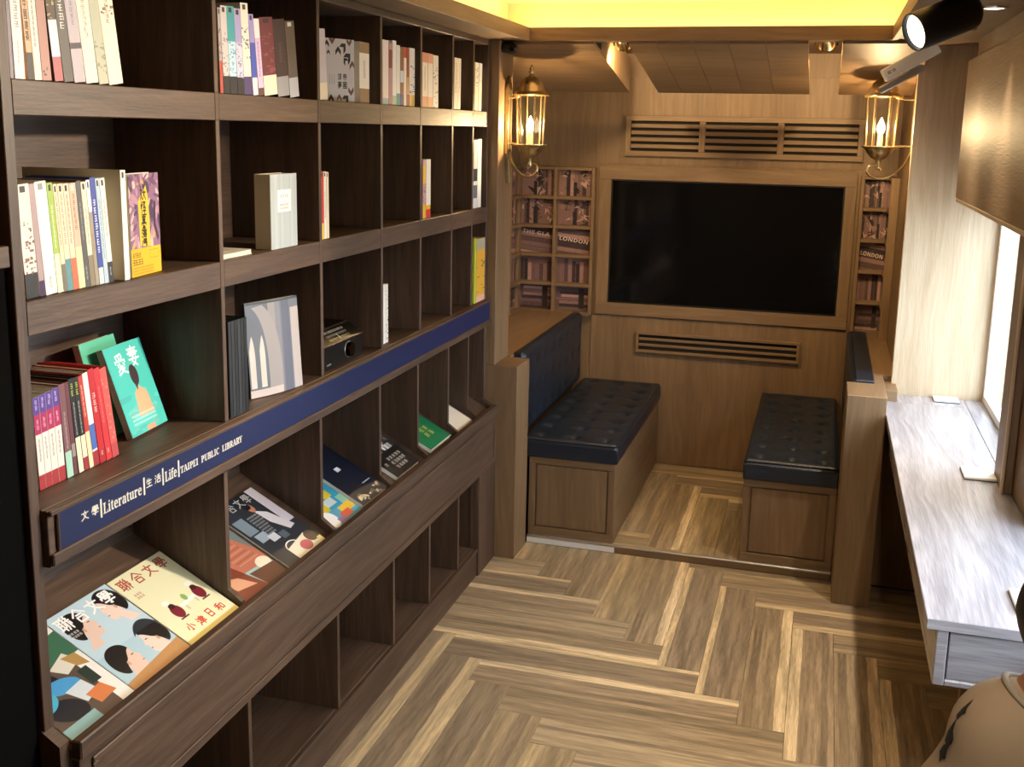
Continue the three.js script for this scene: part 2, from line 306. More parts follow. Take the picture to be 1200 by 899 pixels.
  part(so, 'board', bd(XL, -0.623, 0.012), M.oak);
  part(so, 'soffit', (() => { const g = bd(XL, -0.6235, 0.14, -4.899, -4.215); g.translate(0, 0.0125, 0); return g; })(), M.oak);
  for (const [a, b] of [[-0.485, -0.375], [-0.373, -0.235], [-0.233, -0.095], [-0.093, 0.045], [0.047, 0.204]]) part(so, 'board', bd(a, b, 0.012), M.oak);
  part(so, 'board', bd(0.330, 0.645, 0.012), M.oak);
  part(so, 'soffit', (() => { const g = bd(0.3305, 0.645, 0.14, -4.899, -4.215); g.translate(0, 0.0125, 0); return g; })(), M.oak);
}
{ // piers and knee walls in front of the benches
  const p = structure('trim_4', 'brown wood pier and low wall at the far end of the bookcase');
  part(p, 'pier', wb(XL, -1.002, 0.868, CEIL, -4.22, -4.022, 'y', 0.002), M.oak);
  part(p, 'low_wall', wb(XL, -0.9, 0, 0.866, -4.215, -4.022, 'y', 0.002), M.oak);
  part(p, 'ledge', wb(XL, -0.985, 0.845, 0.868, ZB, -4.215, 'z', 0.002), M.oak);
  part(p, 'back_support', wb(XL, -0.99, 0.42, 0.845, ZB, -4.216, 'z', 0.002), M.oak);
  const k = structure('trim_5', 'brown wood low wall between the bench and the window counter');
  part(k, 'low_wall', wb(0.444, 0.592, 0, 0.869, -4.25, -4.012, 'y', 0.002), M.oak);
  part(k, 'low_wall', wb(0.592, XR, 0, 0.77, -4.389, -4.25, 'y', 0.002), M.oak);
  part(k, 'ledge', wb(0.552, 0.646, 0.845, 0.869, ZB, -4.4305, 'z', 0.002), M.oak);
  part(k, 'ledge', wb(0.552, 0.5925, 0.845, 0.869, -4.43, -4.251, 'z', 0.002), M.oak);
  part(k, 'back_support', wb(0.556, 0.646, 0.42, 0.845, ZB, -4.251, 'z', 0.002), M.oak);
}

// ---------------------------------------------------------------- bookcase
const XS = -1.041, XBK = -1.315, ZD = [-1.335, -1.9675, -2.4794, -2.9067, -3.2453, -3.5666, -3.8066, -3.9976];
const YA = 1.9285, YB = 1.542, YC = 1.154, TRAY = [[-1.008, 0.672], [-1.315, 0.836]];
const trayA = Math.atan2(0.836 - 0.672, 0.307);
{
  const bk = thing('bookcase', 'long dark walnut bookcase with a navy sign band and a sloping magazine tray', 'bookcase');
  const z0 = -1.309, zE = -4.021;
  part(bk, 'back_panel', wb(-1.333, XBK, 0, CEIL - 0.001, zE, z0, 'z'), M.walnut);
  part(bk, 'upright', wb(XBK, XS, 0.72, CEIL - 0.001, ZD[0], z0, 'y'), M.walnut);
  part(bk, 'upright', wb(XBK, XS, 0.72, CEIL - 0.001, zE, ZD[7], 'y'), M.walnut);
  part(bk, 'top_rail', wb(XBK, XS, 2.193, CEIL - 0.001, ZD[7], ZD[0], 'z'), M.walnut);
  for (const [y0, y1] of [[1.8675, YA], [1.480, YB]]) for (let i = 0; i < 7; i++) part(bk, 'shelf', wb(XBK, XS, y0, y1, ZD[i + 1] + (i < 6 ? 0.000 : 0), ZD[i] - (i ? 0.016 : 0), 'z'), M.walnut);
  part(bk, 'shelf', wb(XBK, XS + 0.004, 1.118, YC, ZD[7], ZD[0], 'z'), M.walnut);
  // dividers: upper bays, tray bays and bottom bays
  const prof = [[XBK, 0.838], [XBK, 1.118], [-1.05, 1.118], [-1.05, 0.724], [-1.012, 0.696], [-1.012, 0.676]];
  for (let i = 1; i < 7; i++) {
    for (const [y0, y1] of [[YA, 2.193], [YB, 1.8675], [YC, 1.48]]) part(bk, 'divider', wb(XBK, XS, y0, y1, ZD[i] - 0.016, ZD[i], 'y', 0.001), M.walnut);
    for (const [y0, y1] of [[1.8675, YA], [1.48, YB]]) part(bk, 'divider_edge', wb(XBK, XS + 0.0005, y0, y1, ZD[i] - 0.016, ZD[i], 'y', 0.001), M.walnut);
    part(bk, 'divider', grain(slab(prof, ZD[i] - 0.016, ZD[i]), 'y'), M.walnut);
    part(bk, 'divider', wb(XBK, -1.002, 0.12, 0.44, ZD[i] - 0.016, ZD[i], 'y', 0.001), M.walnut);
  }
  for (const [a, b] of [[ZD[0], z0], [zE, ZD[7]]]) part(bk, 'side_panel', grain(slab([[XBK, 0], [XBK, 0.72], [-1.05, 0.72], [-1.01, 0.694], [-1.008, 0]], a, b), 'y'), M.walnut);
  // sloping tray with its front lip and panelled fascia
  part(bk, 'tray', grain(slab([TRAY[0], TRAY[1], [-1.315, 0.82], [-1.008, 0.656]], ZD[7], ZD[0]), 'z'), M.walnut);
  part(bk, 'tray_lip', wb(-1.008, -0.984, 0.655, 0.694, zE, -1.336, 'z', 0.003), M.walnut);
  const fa = part(bk, 'fascia', wb(-1.008, -0.990, 0.445, 0.655, zE, -1.336, 'z'), M.walnut);
  part(fa, 'moulding', merge([wb(-0.990, -0.984, 0.628, 0.642, zE + 0.02, -1.37, 'z', 0.002), wb(-0.990, -0.984, 0.445, 0.470, zE + 0.001, -1.337, 'z', 0.002), wb(-0.990, -0.985, 0.47, 0.628, -1.385, -1.37, 'y', 0.002), wb(-0.990, -0.985, 0.47, 0.628, zE + 0.02, zE + 0.034, 'y', 0.002)]), M.walnut);
  part(bk, 'rail', wb(-1.03, -1.002, 0.428, 0.445, zE, -1.336, 'z'), M.walnut);
  part(bk, 'bottom_shelf', wb(XBK, -1.012, 0.10, 0.12, ZD[7], ZD[0], 'z'), M.walnut);
  part(bk, 'plinth', merge([wb(-1.012, -0.998, 0.0005, 0.118, -3.80, -1.336, 'z'), wb(-0.998, -0.994, 0.108, 0.122, -3.80, -1.336, 'z', 0.001)]), M.walnut);
  part(bk, 'end_board', wb(-1.03, -0.990, 0.0005, 0.445, zE, -3.80, 'y'), M.walnut);
  // sign band
  part(bk, 'sign_board', wb(XS - 0.004, -1.0275, 1.041, 1.152, zE, -1.336, 'z'), M.walnut);
  part(bk, 'sign_moulding', merge([wb(-1.0275, -1.019, 1.142, 1.152, zE, -1.337, 'z', 0.002), wb(-1.0275, -1.019, 1.044, 1.068, zE, -1.337, 'z', 0.004), wb(-1.0275, -1.021, 1.068, 1.142, -1.362, -1.3555, 'y', 0.002)]), M.walnut);
  const zS0 = -1.363, zS1 = -4.0, [k, c] = canvas(2048, 64), yT = 1.1415, yS = 1.069;
  c.fillStyle = '#16204a'; c.fillRect(0, 0, 2048, 64);
  const tx = (px) => (zS0 - zAt(px, -1.024, 1.105)) / (zS0 - zS1) * 2048, INK = '#efe6cc';
  const bar = (px) => { c.fillStyle = INK; c.fillRect(tx(px), 12, 4, 34); };
  const word = (s, a, b, h, base) => { c.font = 'bold ' + h + 'px serif'; const w = c.measureText(s).width, x0 = tx(a), x1 = tx(b); c.save(); c.translate(x0, base); c.scale((x1 - x0) / w, 1); c.fillStyle = INK; c.fillText(s, 0, 0); c.restore(); };
  const zi = (ch, a, b) => glyph(c, ch, tx(a), 18, tx(b) - tx(a), INK, 0.12);
  zi('文', 95, 104); zi('學', 107, 116); bar(117.5); word('Literature', 120.5, 166, 27, 42); bar(168);
  zi('生', 171, 178.5); zi('活', 181, 188.5); bar(190); word('Life', 193, 207, 27, 42); bar(208.5); word('TAIPEI', 211, 232, 20, 41); word('PUBLIC', 235.5, 256.5, 20, 41); word('LIBRARY', 260, 283.5, 20, 41);
  const sg = polys([[[-1.0235, yS, zS0], [-1.0235, yS, zS1], [-1.0235, yT, zS1], [-1.0235, yT, zS0]]]);
  sg.setAttribute('uv', new THREE.Float32BufferAttribute([0, 0, 1, 0, 1, 1, 0, 0, 1, 1, 0, 1], 2));
  part(bk, 'sign_backing', cbox(-1.0275, -1.0238, yS - 0.001, yT + 0.0005, zS1 - 0.01, zS0 + 0.001, 0.0005), M.navy);
  part(bk, 'sign_face', sg, std({ map: canvasTex(k), roughness: 0.42 }), 'navy sign strip lettered Literature, Life, Taipei Public Library');
}
{ // the next unit along the same wall: an open shelf over a black closed front
  const b2 = thing('bookcase', 'walnut bookcase with a high open shelf above a closed black front', 'bookcase');
  part(b2, 'back_panel', wb(-1.333, XBK, 0, CEIL - 0.001, -1.308, -0.1, 'z'), M.walnut);
  part(b2, 'shelf', wb(XBK, XS - 0.004, 1.607, 1.645, -1.308, -0.1, 'z'), M.walnut);
  part(b2, 'side_panel', wb(XBK, XS - 0.004, 0, CEIL - 0.001, -0.1, -0.08, 'y'), M.walnut);
  part(b2, 'cabinet_front', cbox(XBK, XS - 0.012, 0.0005, 1.606, -1.3075, -0.101), M.blackBoard, 'matt black closed front');
}

// ---------------------------------------------------------------- television, vents, cubbies
{
  const tv = thing('television', 'large black flat television set into the wood end wall', 'television');
  part(tv, 'bezel', merge([cbox(-0.808, 0.400, 0.934, 0.942, ZB + 0.001, ZB + 0.014), cbox(-0.808, 0.400, 1.598, 1.605, ZB + 0.001, ZB + 0.014), cbox(-0.808, -0.801, 0.942, 1.598, ZB + 0.001, ZB + 0.014), cbox(0.393, 0.400, 0.942, 1.598, ZB + 0.001, ZB + 0.014)]), M.black);
  part(tv, 'screen', cbox(-0.801, 0.393, 0.942, 1.598, ZB + 0.001, ZB + 0.009), std({ color: '#0a0b0d', roughness: 0.09 }), 'dark glossy screen, switched off');

  function vent(label, x0, x1, y0, y1, gaps, mull, border) {
    const v = thing('air_vent', label, 'vent', 'slatted wall vents');
    part(v, 'backing', cbox(x0 + 0.01, x1 - 0.01, y0 + 0.01, y1 - 0.01, ZB + 0.0065, ZB + 0.008), M.dark);
    const z = ZB + 0.0085, d = 0.022;
    part(v, 'frame', merge([wb(x0, x1, y1 - border, y1, z, z + d, 'x'), wb(x0, x1, y0, y0 + border, z, z + d, 'x'), wb(x0, x0 + border, y0 + border, y1 - border, z, z + d, 'y'), wb(x1 - border, x1, y0 + border, y1 - border, z, z + d, 'y')]), M.oak);
    const H = y1 - y0 - 2 * border, g = gaps > 3 ? 0.0145 : 0.019, s = (H - gaps * g) / (gaps - 1);
    for (let i = 0; i < gaps - 1; i++) { const y = y0 + border + g + i * (s + g); part(v, 'slat', wb(x0 + border, x1 - border, y, y + s, z, z + (gaps > 3 ? 0.016 : 0.008), 'x', 0.002), M.oak); }
    for (const m of mull) part(v, 'mullion', wb(m - 0.016, m + 0.016, y0 + border, y1 - border, z - 0.001, z + 0.0195, 'y'), M.oak);
  }
  vent('wide wood-slatted air vent above the television', -0.741, 0.474, 1.733, 1.946, 5, [-0.335, 0.065], 0.028);
  vent('wood-slatted air vent with three slots below the television', -0.64, 0.232, 0.668, 0.782, 3, [], 0.014);

  // printed pictures behind the cubbies: a sepia collage
  const [k, c] = canvas(1024, 1280);
  const cell = (i, j) => [i * 256, j * 256];
  const pal = ['#3b2a2b', '#6e5450', '#8d6d66', '#a98379', '#54403f', '#2a2021', '#7a5a58'];
  for (let j = 0; j < 5; j++) for (let i = 0; i < 4; i++) {
    const [x, y] = cell(i, j); c.save(); c.beginPath(); c.rect(x, y, 256, 256); c.clip();
    c.fillStyle = ['#8a6a62', '#7c5e58', '#4a3838', '#7d5b55', '#5f4746'][j]; c.fillRect(x, y, 256, 256);
    if (j < 2) { // columns and a seated figure
      for (let q = 0; q < 7; q++) { c.fillStyle = pal[(q * 3 + i + j) % 7]; const w = rr(14, 40); c.fillRect(x + rr(0, 230), y, w, 256); }
      for (let q = 0; q < 16; q++) { c.fillStyle = ['#b8958a', '#1f1718', '#c9a698', '#3b2a2b', '#8d6d66'][q % 5]; const a = x + rr(0, 230), b = y + rr(10, 230); c.beginPath(); c.moveTo(a, b); for (let w = 0; w < 5; w++) c.lineTo(a + rr(-40, 46), b + rr(-46, 46)); c.fill(); }
      c.fillStyle = '#1a1213'; c.fillRect(x + 90 + 20 * i, y + 120, 24, 136);
    } else if (j === 2) { // book spines lying, lettered
      for (let q = 0; q < 6; q++) { c.fillStyle = pal[(q * 2 + i) % 7]; c.save(); c.translate(x, y + q * 46); c.rotate(0.14); c.fillRect(-20, 0, 330, 40); c.restore(); }
      c.save(); c.translate(x + 8, y + (i % 2 ? 120 : 62)); c.rotate(0.16); c.fillStyle = '#d9bfb2'; c.font = 'bold 52px sans-serif'; c.fillText(i % 2 ? 'LONDON SE' : 'THE GLA', 0, 0); c.restore();
    } else if (j === 3) { for (let q = 0; q < 9; q++) { c.fillStyle = pal[(q * 5 + i) % 7]; c.fillRect(x + q * 29, y + rr(10, 90), 26, 256); } } else { for (let q = 0; q < 8; q++) { c.fillStyle = pal[(q * 3 + i) % 7]; c.fillRect(x + rr(-30, 40), y + q * 32, 256, 26); } c.fillStyle = '#2a2021'; c.fillRect(x + 170, y + 30, 40, 200); }
    for (let q = 0; q < 160; q++) { c.fillStyle = pal[q % 7]; c.globalAlpha = 0.35; c.fillRect(x + rr(0, 256), y + rr(0, 256), rr(2, 14), rr(2, 8)); }
    c.globalAlpha = 1; c.restore();
  }
  const print = std({ map: canvasTex(k), roughness: 0.6 });
  const face = (pts, i, j) => { const g = polys([pts]); const u0 = i / 4 + 0.002, u1 = (i + 1) / 4 - 0.002, v0 = 1 - (j + 1) / 5 + 0.002, v1 = 1 - j / 5 - 0.002; g.setAttribute('uv', new THREE.Float32BufferAttribute([u0, v0, u1, v0, u1, v1, u0, v0, u1, v1, u0, v1], 2)); return g; };
  function cubby(label, xs, side, sx) {
    const o = thing('picture_cubby', label, 'shelf unit', 'picture cubbies beside the television');
    const Y = [0.862, 1.021, 1.180, 1.339, 1.498, 1.657], t = 0.018, z = ZB + 0.0005, d = 0.055, n = xs.length - 1;
    for (const x of xs) part(o, 'upright', wb(x - t / 2, x + t / 2, Y[0], Y[5] + t / 2, z, z + d, 'y'), M.oak);
    for (const y of Y) for (let i = 0; i < n; i++) part(o, 'shelf', wb(xs[i] + t / 2, xs[i + 1] - t / 2, y - t / 2, y + t / 2, z, z + d, 'x'), M.oak);
    for (let j = 0; j < 5; j++) for (let i = 0; i < n; i++) { const a = xs[i] + t / 2, b = xs[i + 1] - t / 2, y0 = Y[4 - j] + t / 2, y1 = Y[5 - j] - t / 2; part(o, 'picture', face([[a, y0, z + 0.004], [b, y0, z + 0.004], [b, y1, z + 0.004], [a, y1, z + 0.004]], (i + (n === 1 ? 3 : 0)) % 4, j), print); }
    // the same cubbies turn the corner onto the side wall
    const q = side, s = sx * 0.04, lo = (a, b) => [Math.min(a, b), Math.max(a, b)];
    const [qa, qb] = lo(q, q + s);
    part(o, 'upright', wb(qa, qb, Y[0], Y[5] + t / 2, ZB + 0.262, ZB + 0.280, 'y'), M.oak);
    for (const y of Y) part(o, 'shelf', wb(qa, qb, y - t / 2, y + t / 2, ZB + 0.058, ZB + 0.262, 'z'), M.oak);
    for (let j = 0; j < 5; j++) { const y0 = Y[4 - j] + t / 2, y1 = Y[5 - j] - t / 2, f = q + sx * 0.003, za = ZB + 0.262, zb = ZB + 0.058; part(o, 'picture', face(sx > 0 ? [[f, y0, za], [f, y0, zb], [f, y1, zb], [f, y1, za]] : [[f, y0, zb], [f, y0, za], [f, y1, za], [f, y1, zb]], 2, j), print); }
  }
  cubby('two-column wood cubby grid with sepia pictures above the long bench backrest', [-1.322, -1.112, -0.902], -1.334, 1);
  cubby('single-column wood cubby grid with sepia pictures near the window counter', [0.484, 0.632], 0.6465, -1);
}
// ---------------------------------------------------------------- benches
function tufted(la, lb, h, na, nb, dip, depthScale = 1) { // padded slab la x lb, thickness h along +y, origin at corner
  const A = 40, B = 84, P = [], I = [], r = 0.018;
  const at = (i, j) => {
    const a = i / A * la, b = j / B * lb, d = Math.min(a, la - a, b, lb - b), da = Math.min(a, la - a), db = Math.min(b, lb - b);
    let y = h; const cut = (e) => (e < r ? r - Math.sqrt(Math.max(0, r * r - (r - e) * (r - e))) : 0);
    y -= Math.min(h * 0.6, cut(da) + cut(db));
    for (let m = 0; m < na; m++) for (let n = 0; n < nb; n++) { const u = (m + 0.5) / na * la - a, v = (n + 0.5) / nb * lb - b, q = u * u + v * v; if (q < 0.01) y -= dip * Math.exp(-q / 0.00055) + dip * 0.35 * Math.exp(-Math.abs(u) / 0.05 - (v * v) / 0.00006) * (d > 0.03 ? 1 : 0); }
    return [a, y, b];
  };
  for (let j = 0; j <= B; j++) for (let i = 0; i <= A; i++) P.push(...at(i, j));
  const id = (i, j) => j * (A + 1) + i;
  for (let j = 0; j < B; j++) for (let i = 0; i < A; i++) I.push(id(i, j), id(i, j + 1), id(i + 1, j), id(i + 1, j), id(i, j + 1), id(i + 1, j + 1));
  const g = new THREE.BufferGeometry(); g.setAttribute('position', new THREE.Float32BufferAttribute(P, 3)); g.setIndex(I); g.computeVertexNormals();
  const top = g.toNonIndexed(), e = 0.6 * h > 0.02 ? h - 0.03 : h * 0.5;
  const skirt = cbox(0.0005, la - 0.0005, 0, e + 0.012, 0.0005, lb - 0.0005, 0.004); skirt.deleteAttribute('uv');
  const all = mergeGeometries([top, skirt]), p = all.attributes.position, uv = new Float32Array(p.count * 2);
  for (let i = 0; i < p.count; i++) { uv[i * 2] = (p.getX(i) + p.getY(i)) / 0.2; uv[i * 2 + 1] = (p.getZ(i) + p.getY(i)) / 0.2; }
  all.setAttribute('uv', new THREE.BufferAttribute(uv, 2)); return all;
}
const btn = new THREE.SphereGeometry(0.0075, 10, 6); btn.scale(1, 0.5, 1);
{
  for (const [x0, x1, which] of [[-0.899, -0.503, 'beside the bookcase end'], [0.056, 0.443, 'beside the window counter']]) {
    const b = thing('bench', 'brown wood box bench with a framed front panel, ' + which, 'bench', 'box benches');
    const z1 = -4.262, y1 = 0.412;
    part(b, 'body', wb(x0, x1, 0.036, y1, ZB + 0.007, z1, 'z'), M.oak);
    part(b, 'front_frame', merge([wb(x0, x1, y1 - 0.036, y1, z1, z1 + 0.014, 'x'), wb(x0, x1, 0.036, 0.075, z1, z1 + 0.014, 'x'), wb(x0, x0 + 0.03, 0.075, y1 - 0.036, z1, z1 + 0.014, 'y'), wb(x1 - 0.03, x1, 0.075, y1 - 0.036, z1, z1 + 0.014, 'y')]), M.oak);
    const fp = part(b, 'front_panel', wb(x0 + 0.036, x1 - 0.036, 0.081, y1 - 0.042, z1, z1 + 0.010, 'y'), M.oak);
    const s = thing('seat_cushion', 'dark navy leather seat cushion with buttoned tufts, on the bench ' + which, 'cushion', 'bench cushions', [x0 - (which[7] === 't' && x0 < 0 ? 0.03 : x0 < 0 ? 0.03 : 0.004), y1 + 0.0005, ZB + 0.008]);
    const la = x0 < 0 ? x1 - x0 + 0.042 : x1 - x0 + 0.004, lb = -4.226 - ZB - 0.008;
    const pad = part(s, 'padding', tufted(la, lb, 0.086, 3, 8, 0.019), M.leather);
    for (let m = 0; m < 3; m++) for (let n = 0; n < 8; n++) { const q = part(pad, 'button', btn, M.leather); q.position.set((m + 0.5) / 3 * la, 0.069, (n + 0.5) / 8 * lb); }
    part(s, 'piping', tube([[0.006, 0.080, 0.01], [0.006, 0.080, lb - 0.006], [la - 0.006, 0.080, lb - 0.006], [la - 0.006, 0.080, 0.01]].flatMap((q, i, a) => i < 3 ? [q, q.map((v, k) => v + (a[i + 1][k] - v) * 0.04), q.map((v, k) => v + (a[i + 1][k] - v) * 0.96)] : [q]), 0.003, 160, 6), M.leather);
  }
  for (const [xw, sx, label] of [[-0.988, 1, 'tall navy leather backrest pad against the wall ledge beside the bookcase end'], [0.554, -1, 'navy leather backrest pad against the ledge by the window counter']]) {
    const la = 0.378, lb = 1.16, b = thing('backrest_cushion', label, 'cushion', 'backrest pads', [xw, 0.499, sx > 0 ? -5.42 : -5.42]);
    const H = sx > 0 ? 0.056 : 0.092, g = tufted(la, lb, H, 3, 8, 0.007);
    // stand the pad up: thickness along sx, width upward
    const p = g.attributes.position; for (let i = 0; i < p.count; i++) { const a = p.getX(i), y = p.getY(i), z = p.getZ(i); p.setXYZ(i, sx * y, a, z); }
    const n = g.attributes.normal; for (let i = 0; i < n.count; i++) { const a = n.getX(i), y = n.getY(i); n.setXYZ(i, sx * y, a, n.getZ(i)); }
    if (sx > 0) for (const at of ['position', 'normal', 'uv']) { const q = g.attributes[at], k = q.itemSize; for (let i = 0; i < q.count; i += 3) for (let j = 0; j < k; j++) { const v = q.array[(i + 1) * k + j]; q.array[(i + 1) * k + j] = q.array[(i + 2) * k + j]; q.array[(i + 2) * k + j] = v; } }
    const pad = part(b, 'padding', g, M.leather);
    for (let m = 0; m < 3; m++) for (let k = 0; k < 8; k++) { const q = part(pad, 'button', btn, M.leather); q.rotation.z = -sx * Math.PI / 2; q.position.set(sx * (H - 0.007), (m + 0.5) / 3 * la, (k + 0.5) / 8 * lb); }
  }
}
// ---------------------------------------------------------------- window counter and overhead cabinet
{
  const c = thing('window_counter', 'long grey weathered wood counter under the windows', 'counter');
  part(c, 'worktop', wb(0.593, XR - 0.0005, 0.773, 0.8, -4.249, -2.188, 'z', 0.002), M.counter);
  part(c, 'worktop_extension', wb(0.593, XR - 0.0005, 0.773, 0.8, -4.3885, -4.2495, 'z', 0.001), M.counter);
  part(c, 'front_board', wb(0.617, 0.642, 0.64, 0.7725, -4.248, -2.192, 'z', 0.002), M.counter);
  part(c, 'end_panel', wb(0.646, XR - 0.001, 0.654, 0.7725, -2.214, -2.2, 'x', 0.002), M.counter);
  part(c, 'bottom_panel', wb(0.6425, XR - 0.001, 0.64, 0.6535, -4.248, -2.192, 'z', 0.002), M.counter);
  part(c, 'support', wb(0.80, XR - 0.001, 0.0005, 0.6395, -3.02, -2.98, 'y', 0.002), M.oak);
  const spots = [[-4.382, -4.305, 'beside the pale panel'], [-3.39, -3.272, 'beside the wooden pier'], [-2.40, -2.268, 'near the open end of the counter']];
  for (const [z0, z1, w] of spots) {
    const p = thing('socket_cover', 'white square cover plate lying on the counter ' + w, 'cover plate', 'cover plates on the counter');
    part(p, 'plate', cbox(0.792, 0.888, 0.8005, 0.811, z0, z1, 0.002), M.white);
    part(p, 'base', cbox(0.7905, 0.8895, 0.8003, 0.8035, z0 - 0.001, z1 + 0.001, 0.0008), M.black);
  }
  const o = thing('overhead_cabinet', 'brown wood overhead cabinet above the windows', 'cabinet');
  part(o, 'body', wb(0.780, XR - 0.0005, 1.642, 2.14, -4.06, -0.6, 'z'), M.oak);
  for (const [a, b] of [[-4.06, -2.46], [-2.457, -0.6]]) part(o, 'door', wb(0.772, 0.780, 1.645, 2.138, a, b, 'z', 0.001), M.oak);
  part(o, 'bottom_trim', wb(0.774, XR - 0.0005, 1.629, 1.642, -4.06, -0.6, 'z', 0.002), M.cream);
  part(o, 'filler', wb(0.80, XR - 0.0005, 2.14, 2.215, -4.05, -0.61, 'z'), M.oak);
}
// ---------------------------------------------------------------- lamps
function spotAt(pos, target, color, power, angle, pen, size, name) {
  const l = new THREE.SpotLight(color, power, 0, angle, pen, 2); l.position.set(...pos); l.target.position.set(...target); l.name = name; l.castShadow = true; l.shadow.radius = size / 0.02; l.shadow.bias = -0.001;
  scene.add(l); scene.add(l.target); return l;
}
function trackSpot(pos, target, label, power, angle) {
  const g = thing('track_spotlight', label, 'spotlight', 'black ceiling spotlights', pos);
  const d = new THREE.Vector3(...target).sub(new THREE.Vector3(...pos)).normalize(), q = new THREE.Quaternion().setFromUnitVectors(new THREE.Vector3(0, 1, 0), d);
  const body = part(g, 'body', lathe([[0, -0.15], [0.036, -0.15], [0.043, -0.142], [0.045, -0.13], [0.045, 0.012], [0.042, 0.014], [0.040, 0.004]], 32), M.black); body.quaternion.copy(q);
  const lens = part(g, 'lens', new THREE.CylinderGeometry(0.0395, 0.0395, 0.004, 32), emit(new THREE.Color(1, 0.93, 0.8), 3.2), 'glowing white lens'); lens.quaternion.copy(q);
  const mid = d.clone().multiplyScalar(-0.075);
  part(g, 'stem', tube([[mid.x, mid.y + 0.03, mid.z], [mid.x, (mid.y + 0.04 + CEIL - pos[1]) / 2, mid.z], [mid.x, CEIL - 0.006 - pos[1], mid.z]], 0.008, 6, 10), M.black);
  part(g, 'mount', (() => { const c = new THREE.CylinderGeometry(0.03, 0.03, 0.012, 24); c.translate(mid.x, CEIL - 0.0065 - pos[1], mid.z); return c; })(), M.black);
  const f = d.clone().multiplyScalar(0.022); spotAt([pos[0] + f.x, pos[1] + f.y, pos[2] + f.z], target, WARM, power, angle, 0.7, 0.035, 'track_spotlight_lamp');
}
trackSpot([0.487, 2.105, -2.5], [-1.05, 1.42, -1.62], 'black cylindrical ceiling spotlight with a glowing lens aimed at the bookcase', POWER.track, 0.62);
trackSpot([0.53, 2.10, -0.45], [-0.25, 0.0, -2.9], 'black cylindrical ceiling spotlight by the entrance aimed at the floor', POWER.track * 0.32, 0.6);
[[0.713, -3.045, 'between the two ceiling spotlights'], [0.705, -3.653, 'next to the lantern by the counter'], [0.71, -2.05, 'over the open counter end']].forEach(([x, z, w]) => {
  const g = thing('downlight', 'small round recessed ceiling downlight ' + w, 'downlight', 'recessed downlights', [x, CEIL, z]);
  part(g, 'trim_ring', lathe([[0.026, -0.001], [0.03, -0.006], [0.037, -0.006], [0.039, -0.0005]], 28), M.chrome);
  part(g, 'lens', (() => { const c = new THREE.CylinderGeometry(0.026, 0.026, 0.003, 24); c.translate(0, -0.003, 0); return c; })(), emit(new THREE.Color(1, 0.88, 0.6), 5), 'glowing lens');
  spotAt([x, CEIL - 0.012, z], [x - 0.6, 0, z], WARM, POWER.down, 0.62, 1, 0.025, 'downlight_lamp');
});
// two spots standing in the gaps between the sloping boards
[[-0.545, -4.30, 'in the gap nearer the bookcase'], [0.267, -4.30, 'in the gap nearer the window']].forEach(([x, z, w]) => {
  const g = thing('gimbal_spotlight', 'small brass gimbal spotlight above the sloping boards ' + w, 'spotlight', 'gimbal spotlights', [x, 2.222, z]);
  const body = part(g, 'body', lathe([[0, -0.05], [0.022, -0.05], [0.03, -0.03], [0.033, 0.012], [0.03, 0.014]], 24), M.brass); body.rotation.x = -2.15;
  const lens = part(g, 'lens', new THREE.CylinderGeometry(0.029, 0.029, 0.003, 24), emit(new THREE.Color(1, 0.82, 0.5), 6), 'glowing lens'); lens.rotation.x = -2.15; lens.position.set(0, -0.006, -0.008);
  part(g, 'yoke', tube([[-0.042, -0.01, 0], [-0.042, 0.03, 0], [0, 0.04, 0], [0.042, 0.03, 0], [0.042, -0.01, 0]], 0.004, 20, 6), M.brass);
  spotAt([x, 2.205, z - 0.03], [x, 1.2, ZB], LANTERN, POWER.slot, 1.25, 0.4, 0.02, 'gimbal_spotlight_lamp');
});
